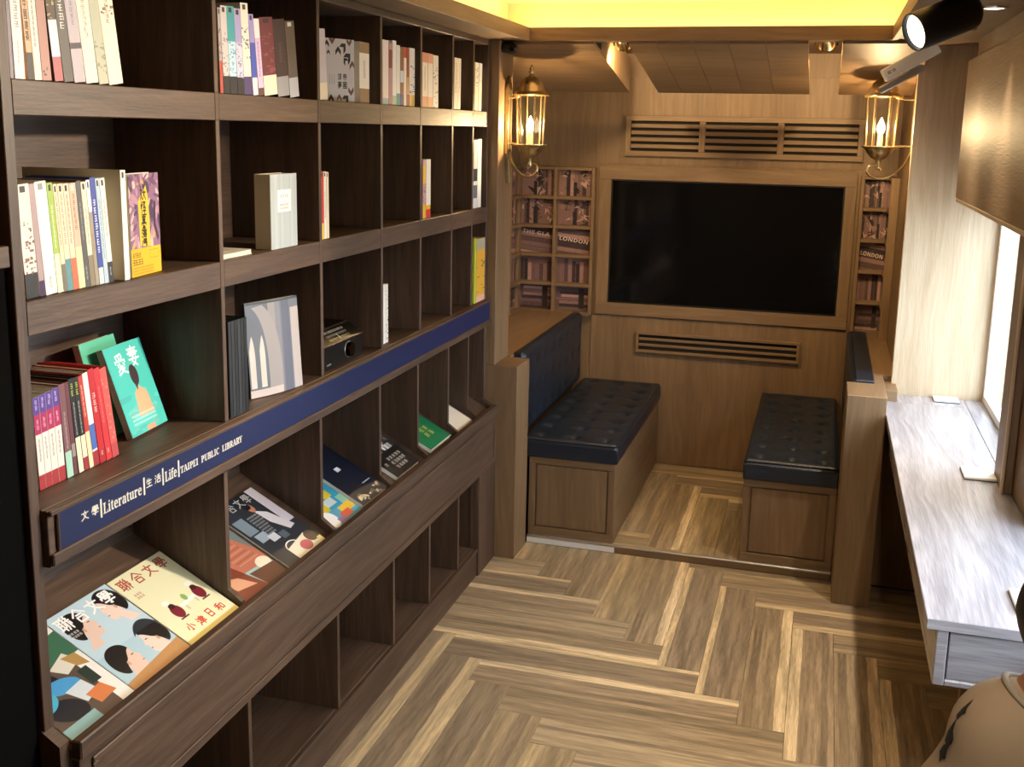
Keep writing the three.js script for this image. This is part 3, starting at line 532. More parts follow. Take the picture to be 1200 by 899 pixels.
// wall lanterns
function lantern(wx, z, sx, dist, label, y0 = 0) {
  const g = thing('wall_lantern', label, 'lantern', 'brass wall lanterns', [wx, y0, z]), cx = sx * dist;
  const at = (geo, x, y, zz = 0) => { geo.translate(x, y, zz); return geo; };
  const bp = [[-0.018, 1.742], [-0.026, 1.76], [-0.026, 2.02], [-0.016, 2.045], [0, 2.075], [0.016, 2.045], [0.026, 2.02], [0.026, 1.76], [0.018, 1.742], [0, 1.64]];
  const s = new THREE.Shape(bp.map(([a, b]) => new THREE.Vector2(a, b))), pg = new THREE.ExtrudeGeometry(s, { depth: 0.01, bevelEnabled: true, bevelSize: 0.003, bevelThickness: 0.003, bevelSegments: 2 });
  pg.rotateY(sx * Math.PI / 2); pg.translate(sx * 0.0035, 0, 0); part(g, 'backplate', pg, M.brass);
  part(g, 'arm', merge([tube([[sx * 0.012, 1.99, 0], [sx * dist * 0.4, 1.992, 0], [cx - sx * 0.05, 2.0, 0]], 0.005, 10, 8), tube([[sx * 0.012, 1.80, 0], [sx * dist * 0.4, 1.80, 0], [cx - sx * 0.05, 1.797, 0]], 0.005, 10, 8)]), M.brass);
  part(g, 'scroll', tube([[sx * 0.014, 1.775, 0], [cx * 0.32, 1.715, 0], [cx * 0.72, 1.672, 0], [cx * 1.08, 1.668, 0], [cx * 1.3, 1.69, 0], [cx * 1.27, 1.715, 0], [cx * 1.02, 1.718, 0], [cx * 0.92, 1.70, 0]], 0.0055, 48, 8), M.brass);
  const hexR = (pts) => lathe(pts, 6);
  part(g, 'roof', at(lathe([[0.078, 2.000], [0.079, 2.006], [0.066, 2.012], [0.060, 2.018], [0.056, 2.036], [0.045, 2.056], [0.026, 2.072], [0.012, 2.078], [0.008, 2.088]], 12), cx, 0), M.brass);
  part(g, 'finial', at(lathe([[0.006, 2.086], [0.013, 2.094], [0.006, 2.101], [0.010, 2.108], [0.005, 2.114], [0.0055, 2.12], [0, 2.126]], 14), cx, 0), M.brass);
  part(g, 'base', at(lathe([[0.072, 1.800], [0.073, 1.794], [0.060, 1.790], [0.050, 1.772], [0.032, 1.752], [0.012, 1.742], [0.007, 1.725], [0.012, 1.715], [0.006, 1.706], [0, 1.70]], 12), cx, 0), M.brass);
  part(g, 'floor', at(new THREE.CylinderGeometry(0.066, 0.066, 0.003, 12), cx, 1.7985), M.brass);
  for (let i = 0; i < 6; i++) {
    const a = i / 6 * Math.PI * 2, b = (i + 1) / 6 * Math.PI * 2, r0 = 0.056, r1 = 0.061, P = (t, r, y) => [cx + r * Math.cos(t), y, r * Math.sin(t)];
    part(g, 'corner_bar', tube([P(a, r0, 1.80), P(a, (r0 + r1) / 2, 1.9), P(a, r1, 2.001)], 0.0034, 4, 6), M.brass);
    part(g, 'pane', polys([[P(a, r0 - 0.001, 1.801), P(b, r0 - 0.001, 1.801), P(b, r1 - 0.001, 2.0), P(a, r1 - 0.001, 2.0)]]), M.glass);
  }
  part(g, 'candle', at(new THREE.CylinderGeometry(0.011, 0.011, 0.048, 14), cx, 1.824), M.pages);
  part(g, 'bulb', at(lathe([[0, 0], [0.011, 0.004], [0.016, 0.02], [0.015, 0.034], [0.008, 0.052], [0.002, 0.066], [0, 0.068]], 16), cx, 1.849), emit(new THREE.Color(1, 0.8, 0.45), 14), 'glowing candle bulb');
  const l = new THREE.PointLight(LANTERN, POWER.lantern, 0, 2); l.position.set(wx + cx, y0 + 1.875, z); l.castShadow = true; l.shadow.radius = 0.6; l.name = 'lantern_lamp'; scene.add(l);
}
lantern(-1.002, -4.135, 1, 0.105, 'lit brass wall lantern on the pier beside the bookcase');
lantern(0.6465, -4.52, -1, 0.138, 'lit brass wall lantern by the cubbies near the window counter', 0.022);
{ // small dome camera, white lamp bar, white item on the ledge
  const g = thing('security_camera', 'small dark dome camera under the ceiling on the wooden pier', 'camera', null, [-0.962, 2.183, -4.06]);
  part(g, 'mount', (() => { const c = new THREE.CylinderGeometry(0.02, 0.024, 0.036, 16); c.rotateZ(Math.PI / 2); c.translate(-0.0215, 0.004, 0); return c; })(), M.black);
  part(g, 'housing', new THREE.SphereGeometry(0.024, 20, 14), M.black);
  part(g, 'lens', (() => { const c = new THREE.CylinderGeometry(0.010, 0.012, 0.012, 16); c.rotateX(Math.PI / 2); c.translate(0.006, -0.004, 0.022); return c; })(), M.blackGloss);
  const b = thing('lamp_bar', 'white rectangular lamp bar hanging tilted under the ceiling by the lantern', 'lamp bar', null, [0.553, 2.115, -3.75]);
  const rot = (m) => { m.rotation.z = 0.53; m.rotation.y = 0.12; return m; };
  rot(part(b, 'body', cbox(-0.098, 0.098, -0.022, 0.022, -0.025, 0.025, 0.004), M.white));
  const [k, c] = canvas(64, 64); c.fillStyle = '#e9e8e5'; c.fillRect(0, 0, 64, 64); scribble(c, 12, 18, 22, '#222'); scribble(c, 34, 18, 22, '#222');
  const f = polys([[[-0.094, -0.016, 0.0255], [-0.05, -0.016, 0.0255], [-0.05, 0.018, 0.0255], [-0.094, 0.018, 0.0255]]]); f.setAttribute('uv', new THREE.Float32BufferAttribute([0, 0, 1, 0, 1, 1, 0, 0, 1, 1, 0, 1], 2));
  rot(part(b, 'marking', f, std({ map: canvasTex(k), roughness: 0.5 })));
  rot(part(b, 'holder', merge([cbox(-0.13, 0.03, -0.05, -0.026, -0.018, 0.018, 0.004), cbox(-0.02, 0.02, -0.027, -0.021, -0.012, 0.012, 0.001)]), M.alu));
  part(b, 'bracket', tube([[0.07, 0.055, 0], [0.08, 0.075, 0], [0.08, 0.1, 0]], 0.006, 8, 8), M.alu);
  const w = thing('ledge_gadget', 'tiny white gadget on the wall ledge behind the backrest pad', 'gadget', null, [-1.028, 0.8685, -4.27]);
  part(w, 'body', new THREE.SphereGeometry(0.011, 16, 10).translate(0, 0.0115, 0), M.white);
  part(w, 'clip', cbox(-0.012, -0.004, 0.0, 0.03, -0.006, 0.006, 0.001), M.black);
}
// ---------------------------------------------------------------- books: spine and cover prints
const [SK, SC] = canvas(2048, 2048), [CK, CC] = canvas(2048, 2048);
const spineMat = std({ map: canvasTex(SK), roughness: 0.5 }), coverMat = std({ map: canvasTex(CK), roughness: 0.42 });
let spineN = 0;
function spineCell(spec) { // paints one spine; returns its pixel origin
  const n = spineN++, x = (n % 32) * 64, y = Math.floor(n / 32) * 512, c = SC;
  c.save(); c.beginPath(); c.rect(x, y, 64, 512); c.clip();
  c.fillStyle = spec.c; c.fillRect(x, y, 64, 512);
  const Y = (v) => y + 24 + v * 488;
  for (const [a, b, col] of spec.b ?? []) { c.fillStyle = col; c.fillRect(x, Y(a), 64, (b - a) * 488); }
  if (spec.cover) { c.fillStyle = spec.cover; c.fillRect(x, y, 64, 24); }
  for (const [a, b, col, s = 0.42] of spec.t ?? []) column(c, x + 32 - 32 * s, Y(a), Y(b), 64 * s, col);
  if (spec.g) [...spec.g[0]].forEach((ch, i) => glyph(c, ch, x + 13, Y(spec.g[1]) + i * 42, 38, spec.g[2], 0.13));
  for (const [a, b, col, k] of spec.n ?? []) for (let i = 0; i < k; i++) { c.fillStyle = col; c.fillRect(x + rr(0, 56), Y(rr(a, b)), rr(4, 22), rr(3, 14)); }
  if (spec.l) { c.fillStyle = spec.l; c.fillRect(x + 18, Y(0.02), 26, 26); }
  c.restore(); return [x, y];
}
function pushBox(P, U, x0, x1, y0, y1, z0, z1, uvPlain, uvPX) {
  const f = (pts, uv) => { for (const i of [0, 1, 2, 0, 2, 3]) { P.push(...pts[i]); U.push(...uv[i]); } }, pl = [uvPlain, uvPlain, uvPlain, uvPlain];
  f([[x1, y0, z1], [x1, y0, z0], [x1, y1, z0], [x1, y1, z1]], uvPX ?? pl);
  f([[x0, y0, z0], [x0, y0, z1], [x0, y1, z1], [x0, y1, z0]], pl);
  f([[x0, y0, z1], [x1, y0, z1], [x1, y1, z1], [x0, y1, z1]], pl);
  f([[x1, y0, z0], [x0, y0, z0], [x0, y1, z0], [x1, y1, z0]], pl);
  f([[x0, y1, z1], [x1, y1, z1], [x1, y1, z0], [x0, y1, z0]], pl);
  f([[x0, y0, z0], [x1, y0, z0], [x1, y0, z1], [x0, y0, z1]], pl);
}
const geoPU = (P, U) => { const g = new THREE.BufferGeometry(); g.setAttribute('position', new THREE.Float32BufferAttribute(P, 3)); g.setAttribute('uv', new THREE.Float32BufferAttribute(U, 2)); g.computeVertexNormals(); return g; };
function pagesGeo(x0, x1, y0, y1, z0, z1) { const g = cbox(x0, x1, y0, y1, z0, z1, 0.0004), p = g.attributes.position, uv = new Float32Array(p.count * 2); for (let i = 0; i < p.count; i++) { uv[i * 2] = (p.getX(i) + p.getY(i)) * 4; uv[i * 2 + 1] = (p.getZ(i) - z0) * 30; } g.setAttribute('uv', new THREE.BufferAttribute(uv, 2)); return g; }
// book standing with its spine to the aisle; origin = near bottom corner of the spine
function spineBook(label, group, pos, t, h, d, lean, spec, name = 'book') {
  const [cx, cy] = spineCell(spec), q = 2048, b = thing(name, label, name === 'folder' ? 'folder' : 'book', group, pos), plain = [(cx + 32) / q, 1 - (cy + 10) / q];
  const u0 = (cx + 1) / q, u1 = (cx + 63) / q, v1 = 1 - (cy + 25) / q, v0 = 1 - (cy + 511) / q, P = [], U = [], k = Math.min(0.0014, t * 0.12);
  pushBox(P, U, -0.0022, 0, 0, h, -t, 0, plain, [[u0, v0], [u1, v0], [u1, v1], [u0, v1]]);
  pushBox(P, U, -d, -0.0022, 0, h, -k, 0, plain); pushBox(P, U, -d, -0.0022, 0, h, -t, -t + k, plain);
  part(b, 'cover', geoPU(P, U), spineMat);
  part(b, 'page_block', pagesGeo(-d + 0.002, -0.0023, 0.002, h - 0.003, -t + k, -k), name === 'folder' ? M.black : M.pages);
  b.rotation.x = lean * Math.PI / 180;
  return b;
}
const ORD = ['first', 'second', 'third', 'fourth', 'fifth', 'sixth', 'seventh'], ROWN = { A: 'top shelf', B: 'middle shelf', C: 'shelf above sign' };
function shelfRow(row, bay, x, list, depth = 0.15) {
  const y = { A: YA, B: YB, C: YC }[row] + 0.0008, ph = ROWN[row] + ', ' + ORD[bay - 1] + ' bay after black cabinet', gr = 'books on the ' + ROWN[row];
  let pl = 0, ph0 = 0, end = 9;
  for (const [a, b, h, lean, desc, spec] of list) { // a book that leans more than its neighbour rests on the neighbour's top edge
    const th = lean * Math.PI / 180, z1 = zAt(b, x, y); let z0 = Math.min(zAt(a, x, y), end - 0.0004);
    if (end < 9) z0 = Math.min(z0, end - 0.0004 - Math.max(0, Math.min(h, ph0) * (Math.tan(th) - Math.tan(pl))));
    const t = Math.max(0.004, (z0 - z1) * Math.cos(th) - 0.0006);
    spineBook(desc + ', ' + ph, gr, [x, y + (lean < 0 ? t * Math.sin(-th) + 0.0003 : 0), z0], t, h, depth, lean, spec, spec.folder ? 'folder' : 'book');
    pl = th; ph0 = h; end = z0 - t / Math.cos(th);
  }
}
const K = '#2b2723', W = '#f4f0e6';
shelfRow('A', 1, -1.046, [
  [12.6, 16.7, 0.21, 0, 'mauve grey narrow paperback', { c: '#8d8390', t: [[0.1, 0.5, '#5b5360']] }],
  [17, 30, 0.215, 0.8, 'white paperback with grey title', { c: '#f6f4f0', t: [[0.3, 0.62, '#8a8a8a'], [0.7, 0.9, '#aaa', 0.25]] }],
  [30, 41, 0.21, 3, 'peach book titled in large brown characters', { c: '#e3b58c', b: [[0.78, 1, '#2a2220']], g: ['中國建築', 0.35, '#5a3c28'] }],
  [41.4, 50, 0.205, 3, 'white book with small grey title', { c: '#efe9e0', t: [[0.2, 0.75, '#6d6a66', 0.3]] }],
  [50.5, 61, 0.21, 3.2, 'plain dusty pink paperback', { c: '#b98a80', n: [[0.86, 1, '#3a2420', 3]] }],
  [61.5, 75, 0.215, 5.5, 'patchwork book with white label and red foot', { c: '#4a3a2a', b: [[0.5, 0.8, '#dfe6f2'], [0.8, 1, '#b8656a']], n: [[0, 0.5, '#b59a5a', 22]] }],
  [75.4, 87, 0.21, 6, 'charcoal book with white title characters', { c: '#58544f', t: [[0.2, 0.6, '#e8e4da', 0.5]] }],
  [87.5, 101, 0.21, 6.5, 'pale lilac book with a dark round mark', { c: '#bdb4bd', t: [[0.2, 0.55, '#8c8490', 0.36]], b: [[0.66, 0.71, '#3b3540']] }],
  [101.5, 116, 0.205, 7, 'cream book with grey title', { c: '#f1ead6', t: [[0.1, 0.6, '#a09a88', 0.34]] }],
  [116.5, 128, 0.205, 7.6, 'sage grey book', { c: '#b9bba6', n: [[0.6, 0.9, '#8f927c', 18]] }],
  [128.5, 145, 0.215, 8, 'thick cream book ending the leaning row', { c: '#f2e9cf', t: [[0.25, 0.5, '#a2856b', 0.3]], n: [[0.05, 0.4, '#8a6a6a', 14]] }],
]);
shelfRow('B', 1, -1.057, [
  [32, 47, 0.205, 3, 'white picture book with black foot', { c: W, b: [[0.78, 1, '#1c1a1a']], n: [[0.3, 0.78, '#8a6a5a', 26]], l: K }],
  [47.4, 54, 0.205, 3.5, 'thin plum paperback', { c: '#b7a0a4', b: [[0.86, 1, '#3a1a4a']] }],
  [54.4, 68, 0.208, 4, 'thick plain white paperback', { c: '#fbfaf6', t: [[0.84, 0.97, '#9a8f80', 0.25]], l: '#9a9a9a' }],
  [68.4, 75, 0.205, 4, 'lime green and white paperback', { c: '#a7c85a', b: [[0.64, 1, '#f3ead2']], t: [[0.2, 0.6, '#f6f6e8', 0.3]], l: K }],
  [75.3, 80, 0.202, 4, 'cream paperback with grey foot', { c: '#efe0c0', b: [[0.74, 1, '#7a7468']], t: [[0.1, 0.6, '#8a7a66', 0.4]], l: K }],
  [80.3, 86.5, 0.202, 4, 'cream paperback with teal foot', { c: '#f1e3c6', b: [[0.7, 1, '#5d97a0']], t: [[0.1, 0.6, '#9a7a66', 0.4]], l: K }],
  [86.8, 93, 0.202, 4, 'cream paperback with coral foot', { c: '#efdcc4', b: [[0.7, 1, '#e2704c']], t: [[0.1, 0.6, '#9a6a56', 0.4]], l: K }],
  [93.3, 101, 0.202, 4, 'pinkish paperback with cream foot', { c: '#e3c0a8', b: [[0.6, 1, '#efdfb4']], t: [[0.1, 0.5, '#a05a4a', 0.4]], l: '#efe6d6' }],
  [101.3, 106.5, 0.205, 4, 'dark slate paperback', { c: '#55575a', t: [[0.2, 0.6, '#9a9c9e', 0.35], [0.8, 0.95, '#d0d0c8', 0.3]] }],
  [106.8, 112.5, 0.203, 4, 'cream paperback with khaki foot', { c: '#f0e6cc', b: [[0.7, 1, '#8a8068']], t: [[0.25, 0.6, '#9a8f80', 0.4]], l: K }],
  [112.8, 117, 0.206, 4, 'white topped taupe paperback', { c: '#a39684', b: [[0, 0.3, '#fbfaf6']], t: [[0.5, 0.7, '#6a6052', 0.3]], l: K }],
  [117.3, 123, 0.21, 4, 'royal blue paperback with white title', { c: '#3c4ea6', t: [[0.2, 0.75, '#f2f2f6', 0.5]], b: [[0.84, 1, '#c8d4de']] }],
  [123.3, 128, 0.208, 4, 'pale blue paperback', { c: '#b9cedd', t: [[0.2, 0.8, '#6a8aa8', 0.35]], l: K }],
  [128.3, 134, 0.208, 4, 'white paperback with black foot', { c: '#f6f1e4', b: [[0.8, 1, '#2a2a30']], t: [[0.2, 0.6, '#b07a5a', 0.35], [0.85, 0.97, '#d8d8d8', 0.3]], l: K }],
], 0.148);
shelfRow('B', 1, -1.050, [[146.8, 152.8, 0.222, 0, 'tall ivory book standing apart from its row', { c: '#f1f1e2', cover: '#c2b89c', l: K }]], 0.235);
shelfRow('C', 1, -1.112, [
  ...[0, 1, 2, 3].map((i) => [47.5 + i * 7.6, 54.8 + i * 7.6, 0.185 + 0.002 * i, 2, ['first', 'second', 'third', 'fourth'][i] + ' purple, magenta and white series novel', { c: '#f3ece0', b: [[0, 0.19, '#5b3f9a'], [0.19, 0.4, '#b3245c'], [0.84, 1, '#a82a30']], t: [[0.03, 0.17, '#ddd4f0', 0.4], [0.24, 0.38, '#f0c8d8', 0.4], [0.45, 0.72, '#77706a', 0.34]] }]),
  [79, 87, 0.195, 3.5, 'mauve brown novel with mint foot', { c: '#7d5258', b: [[0.72, 1, '#a9d6c0']], t: [[0.3, 0.7, '#b8a8a0', 0.34]] }],
  [87.4, 92, 0.196, 4, 'maroon and grey slim novel', { c: '#6b3a40', b: [[0.66, 0.8, '#9b8e86']] }],
  [92.3, 99, 0.2, 5, 'black novel with lime lettering and cream foot', { c: '#1b1b1a', b: [[0.62, 1, '#efe2c4']], t: [[0.05, 0.2, '#c2d23a', 0.5], [0.25, 0.6, '#d6d6cf', 0.3]] }],
  [99.3, 105, 0.2, 5.5, 'black novel with lime lettering and red foot', { c: '#201d1c', b: [[0.62, 0.86, '#efe2c4'], [0.86, 1, '#9c2c30']], t: [[0.05, 0.2, '#c2d23a', 0.5], [0.25, 0.6, '#d6d6cf', 0.3]] }],
  [105.3, 110.5, 0.2, 6, 'orange red novel with cream foot', { c: '#c43a2c', b: [[0.6, 1, '#f0dcb0']], t: [[0.1, 0.5, '#f2d0b0', 0.4]] }],
  [110.8, 117, 0.203, 6.5, 'white novel with blue block', { c: '#f7f3ea', b: [[0.55, 0.82, '#4a6fb8'], [0.84, 1, '#a02830']] }],
  [117.3, 125, 0.208, 7.5, 'bright red novel with pale title', { c: '#c2222c', b: [[0.86, 1, '#a81c24']], t: [[0.25, 0.5, '#f2d8cc', 0.5], [0.87, 0.98, '#f0d0c0', 0.4]] }],
  [125.3, 132, 0.206, 8, 'scarlet red novel', { c: '#cf3038', t: [[0.2, 0.6, '#e88a80', 0.3], [0.87, 0.98, '#f0d0c0', 0.4]] }],
  [132.3, 140, 0.202, 8.5, 'salmon red novel ending its row', { c: '#dc5a54', b: [[0.84, 1, '#b84448']], n: [[0.1, 0.8, '#e88a80', 20]] }],
], 0.135);
shelfRow('A', 2, -1.048, [
  [258.5, 262, 0.19, 1, 'grey picture book with red foot', { c: '#a79a96', b: [[0.62, 1, '#b0443a']], n: [[0.2, 0.7, '#5a4a4a', 14]], l: K }],
  [262.3, 270, 0.196, 2, 'silver series book with black foot', { c: '#c6bfbb', b: [[0.8, 1, '#17161a']], n: [[0.3, 0.8, '#8a7f84', 26]], l: K }],
  [270.3, 279, 0.198, 2.5, 'teal series book with black foot', { c: '#3a9aa0', b: [[0.4, 0.8, '#b9d6e0'], [0.8, 1, '#17161a']], n: [[0.4, 0.8, '#6a9ac0', 26]], l: K }],
  [279.3, 287, 0.196, 3, 'lavender series book with black foot', { c: '#a79cc8', b: [[0.4, 0.8, '#cfcadb'], [0.8, 1, '#17161a']], n: [[0.4, 0.8, '#8a86b0', 26]], l: K }],
  [287.3, 296, 0.212, 3.5, 'tall cream book with purple foot', { c: '#e9e2d0', b: [[0.8, 1, '#4a3a6a']], n: [[0.25, 0.6, '#7a7a80', 16]], l: K }],
  [296.3, 303, 0.19, 5, 'lavender and blue book', { c: '#a296d0', b: [[0.35, 0.78, '#3f55b0'], [0.78, 1, '#efeae0']], l: K }],
  [303.3, 310, 0.182, 6, 'pink and white book', { c: '#d9bcd6', b: [[0, 0.25, '#f3ece6'], [0.9, 1, '#5a3a30']], t: [[0.3, 0.8, '#8a6a90', 0.35]] }],
  [310.3, 326, 0.188, 6.5, 'thick maroon book with cream foot', { c: '#6b2c38', b: [[0.74, 1, '#f0e4c8']], n: [[0.2, 0.7, '#8d4a50', 22]], l: K }],
  [326.3, 340, 0.19, 7, 'aubergine book with grey foot', { c: '#33242c', b: [[0.74, 1, '#9a9a9c']], t: [[0.3, 0.6, '#5a4a50', 0.3]] }],
  [340.3, 351, 0.192, 7, 'brown taupe book with pale grey foot', { c: '#5c5148', b: [[0.74, 1, '#b4b6ba']], l: '#ddd' }],
]);
shelfRow('A', 3, -1.05, [[375, 384.5, 0.19, 4.5, 'slim white leaning book', { c: '#cfc6c8', b: [[0.76, 1, '#f0e4c8']] }], [421.5, 433, 0.178, 0, 'white book with brown bands', { c: '#ece6d8', b: [[0, 0.18, '#8a7254'], [0.76, 1, '#8a6c4c']], t: [[0.3, 0.6, '#9a948a', 0.25]] }]]);
shelfRow('A', 4, -1.05, [
  [448.5, 455.5, 0.198, 0, 'white tall book', { c: '#e9dcd6', b: [[0.9, 1, '#9fb8ba']] }], [455.8, 460, 0.19, 0, 'rosy narrow book', { c: '#b58a8c', b: [[0.1, 0.4, '#7a2c34']] }],
  [460.3, 464.5, 0.202, 0, 'white book with green foot', { c: '#f2efe8', b: [[0.85, 1, '#a9c8b0']] }], [464.8, 469, 0.19, 0, 'white book with teal foot', { c: '#ece9e2', b: [[0.8, 1, '#2f8f96']] }],
  [469.3, 473, 0.186, 0, 'brown book with blue foot', { c: '#8a5a3c', b: [[0.4, 0.6, '#d0d8e0'], [0.8, 1, '#33508a']] }], [473.3, 476.5, 0.188, 0, 'red topped cream book', { c: '#efe2d0', b: [[0, 0.18, '#b2382c']] }],
  [476.8, 479.5, 0.188, 0, 'rust red narrow book', { c: '#9a3a2c', b: [[0.5, 0.8, '#c89a5a']] }], [479.8, 486, 0.19, 0, 'pale picture book with gold foot', { c: '#e9e4dc', b: [[0.8, 1, '#d8b45a']], n: [[0.3, 0.8, '#5a7ab0', 16]] }],
]);
shelfRow('A', 5, -1.05, [[495, 501, 0.184, 0, 'cream book with coral bands', { c: '#f1e4cc', b: [[0, 0.18, '#e09a7a'], [0.8, 1, '#e0a070']], t: [[0.25, 0.7, '#a89a80', 0.3]] }], [501.3, 507, 0.184, 0, 'cream book with peach bands', { c: '#f0e6d2', b: [[0, 0.18, '#e2a68a'], [0.8, 1, '#e6b080']] }], [507.3, 513.5, 0.182, 0, 'pale speckled book', { c: '#e9e2cf', n: [[0.2, 1, '#8a8f92', 22]] }]]);
shelfRow('A', 6, -1.05, [[532, 536, 0.188, 1.5, 'cream narrow book', { c: '#efe3c8', t: [[0.1, 0.7, '#8a7a60', 0.4]] }], [536.3, 539.5, 0.188, 1.5, 'ivory narrow book', { c: '#f3ead6', t: [[0.1, 0.7, '#8a7a60', 0.3]] }]].map((q) => { q[3] = -1.5; return q; }));
shelfRow('A', 7, -1.05, [[556, 560, 0.186, -1.5, 'cream and black narrow book', { c: '#f3ead2', n: [[0.1, 0.5, '#4a3a2a', 12]] }], [560.6, 564, 0.186, -2, 'pale blue narrow book', { c: '#c9d0d4', b: [[0.4, 1, '#efe6d0']] }]]);
shelfRow('B', 3, -1.055, [[376.5, 380, 0.19, 0, 'bright red and yellow slim book', { c: '#d5322e', b: [[0.76, 1, '#f0d060']], l: K }], [380.3, 383.2, 0.19, 0, 'white slim book with dark mark', { c: '#f6f0e0', t: [[0.3, 0.7, '#8a8070', 0.3]], l: K }], [383.5, 386, 0.188, 0, 'cream slim book', { c: '#f4e8c4', l: '#7a3a2a' }]]);
shelfRow('B', 5, -1.055, [[495.5, 499, 0.205, 0, 'pink and yellow slim book', { c: '#c9a0a8', b: [[0.1, 0.4, '#e8c040'], [0.75, 1, '#e8b830']], n: [[0.4, 0.75, '#6a4a70', 16]] }], [499.3, 504.5, 0.207, 0, 'white book with yellow and red foot', { c: '#f3efe6', b: [[0.78, 0.85, '#f0c020'], [0.85, 1, '#c83028']] }]]);
shelfRow('B', 7, -1.055, [[554.5, 559, 0.272, 0, 'tall white and navy picture book', { c: '#dfe4ea', b: [[0.42, 0.6, '#26344a'], [0.66, 0.85, '#5a6a86']] }], [559.3, 563.5, 0.276, 0, 'tall plain white book', { c: '#f4f4f2' }]]);
shelfRow('C', 4, -1.06, [[449, 452, 0.198, 0, 'plain white slim book', { c: '#f4f0e6' }], [452.3, 455, 0.196, 0, 'white book with black brush marks', { c: '#efe8da', n: [[0.05, 0.95, '#2a2220', 24]] }]]);
shelfRow('C', 7, -1.044, [[555.2, 557.6, 0.268, 0, 'lime green tall book', { c: '#b8c33c' }], [557.9, 567.5, 0.262, 0, 'thick tall yellow book with grey head', { c: '#dfa93c', b: [[0, 0.18, '#a8a48c'], [0.9, 1, '#e8b0a0']], n: [[0.3, 0.85, '#7a5a20', 12]] }]], 0.2);
shelfRow('C', 2, -1.045, [0, 1, 2, 3, 4, 5].map((i) => [270.5 + i * 3.6, 273.9 + i * 3.6, 0.238, 0, ORD[i] + ' slim black folder in a fanned row', { c: ['#1b1d20', '#26292c', '#15171a', '#2a2e31', '#1b1d20', '#121416'][i], folder: 1 }]), 0.22);

// covers
let coverN = 0;
function coverCell(paint) { const n = coverN++, x = (n % 5) * 409, y = Math.floor(n / 5) * 512; CC.save(); CC.beginPath(); CC.rect(x, y, 409, 512); CC.clip(); CC.translate(x, y); paint(CC, 409, 512); CC.restore(); return [x, y]; }
const fill = (c, col, x, y, w, h) => { c.fillStyle = col; c.fillRect(x, y, w, h); };
const oval = (c, col, x, y, a, b, r = 0) => { c.fillStyle = col; c.beginPath(); c.ellipse(x, y, a, b, r, 0, 7); c.fill(); };
const poly = (c, col, p) => { c.fillStyle = col; c.beginPath(); p.forEach(([x, y], i) => c[i ? 'lineTo' : 'moveTo'](x, y)); c.closePath(); c.fill(); };
// a printed volume: cover in local x (to the reader's right), y (up), z (towards the reader)
function faceBook(name, label, category, group, origin, ex, ey, w, h, t, paint, opts = {}) {
  const [cx, cy] = coverCell(paint), q = 2048, g = thing(name, label, category, group, origin);
  const X = new THREE.Vector3(...ex).normalize(), Y = new THREE.Vector3(...ey), Z = new THREE.Vector3().crossVectors(X, Y).normalize(); Y.crossVectors(Z, X).normalize();
  g.quaternion.setFromRotationMatrix(new THREE.Matrix4().makeBasis(X, Y, Z));
  const u = (a) => (cx + 2 + a * 405) / q, v = (b) => 1 - (cy + 510 - b * 508) / q, P = [], U = [], bend = opts.bend ?? 0, N = bend ? 12 : 1;
  const zz = (a) => bend * Math.sin(a * Math.PI);
  for (let i = 0; i < N; i++) {
    const a = i / N, b = (i + 1) / N, pts = [[a * w, 0, t + zz(a)], [b * w, 0, t + zz(b)], [b * w, h, t + zz(b)], [a * w, h, t + zz(a)]], uv = [[u(a), v(0)], [u(b), v(0)], [u(b), v(1)], [u(a), v(1)]];
    for (const k of [0, 1, 2, 0, 2, 3]) { P.push(...pts[k]); U.push(...uv[k]); }
    const bp = pts.map(([x, y, z]) => [x, y, z - 0.0008]).reverse(), bu = [...uv].reverse();
    for (const k of [0, 1, 2, 0, 2, 3]) { P.push(...bp[k]); U.push(...bu[k]); }
  }
  part(g, 'front_cover', geoPU(P, U), coverMat);
  const sc = std({ color: opts.spine ?? '#f2efe6', roughness: 0.5 });
  part(g, 'spine', cbox(-0.0005, 0.0012, 0, h, 0, t - 0.0009, 0.0003), sc);
  part(g, 'back_cover', cbox(0.0012, w, 0, h, 0, Math.min(0.0015, t * 0.2), 0.0002), sc);
  part(g, 'page_block', pagesGeo(0.0014, w - 0.0015, 0.0015, h - 0.0015, Math.min(0.0016, t * 0.25), t - 0.001), M.pages);
  return g;
}
const ta = trayA, up = [-Math.cos(ta), Math.sin(ta), 0], nrm = [Math.sin(ta), Math.cos(ta), 0];
function magazine(z0, z1, h, label, paint, lift = 0.0012, t = 0.005, s0 = 0.004, name = 'magazine') {
  s0 += 0.006 + t * 0.6;
  const p = [-1.008 + up[0] * s0 + nrm[0] * lift, 0.672 + up[1] * s0 + nrm[1] * lift, z0];
  return faceBook(name, label, name, name === 'magazine' ? 'magazines on the sloping tray' : 'books on the sloping tray', p, [0, 0, -1], up, z0 - z1, h, t, paint);
}
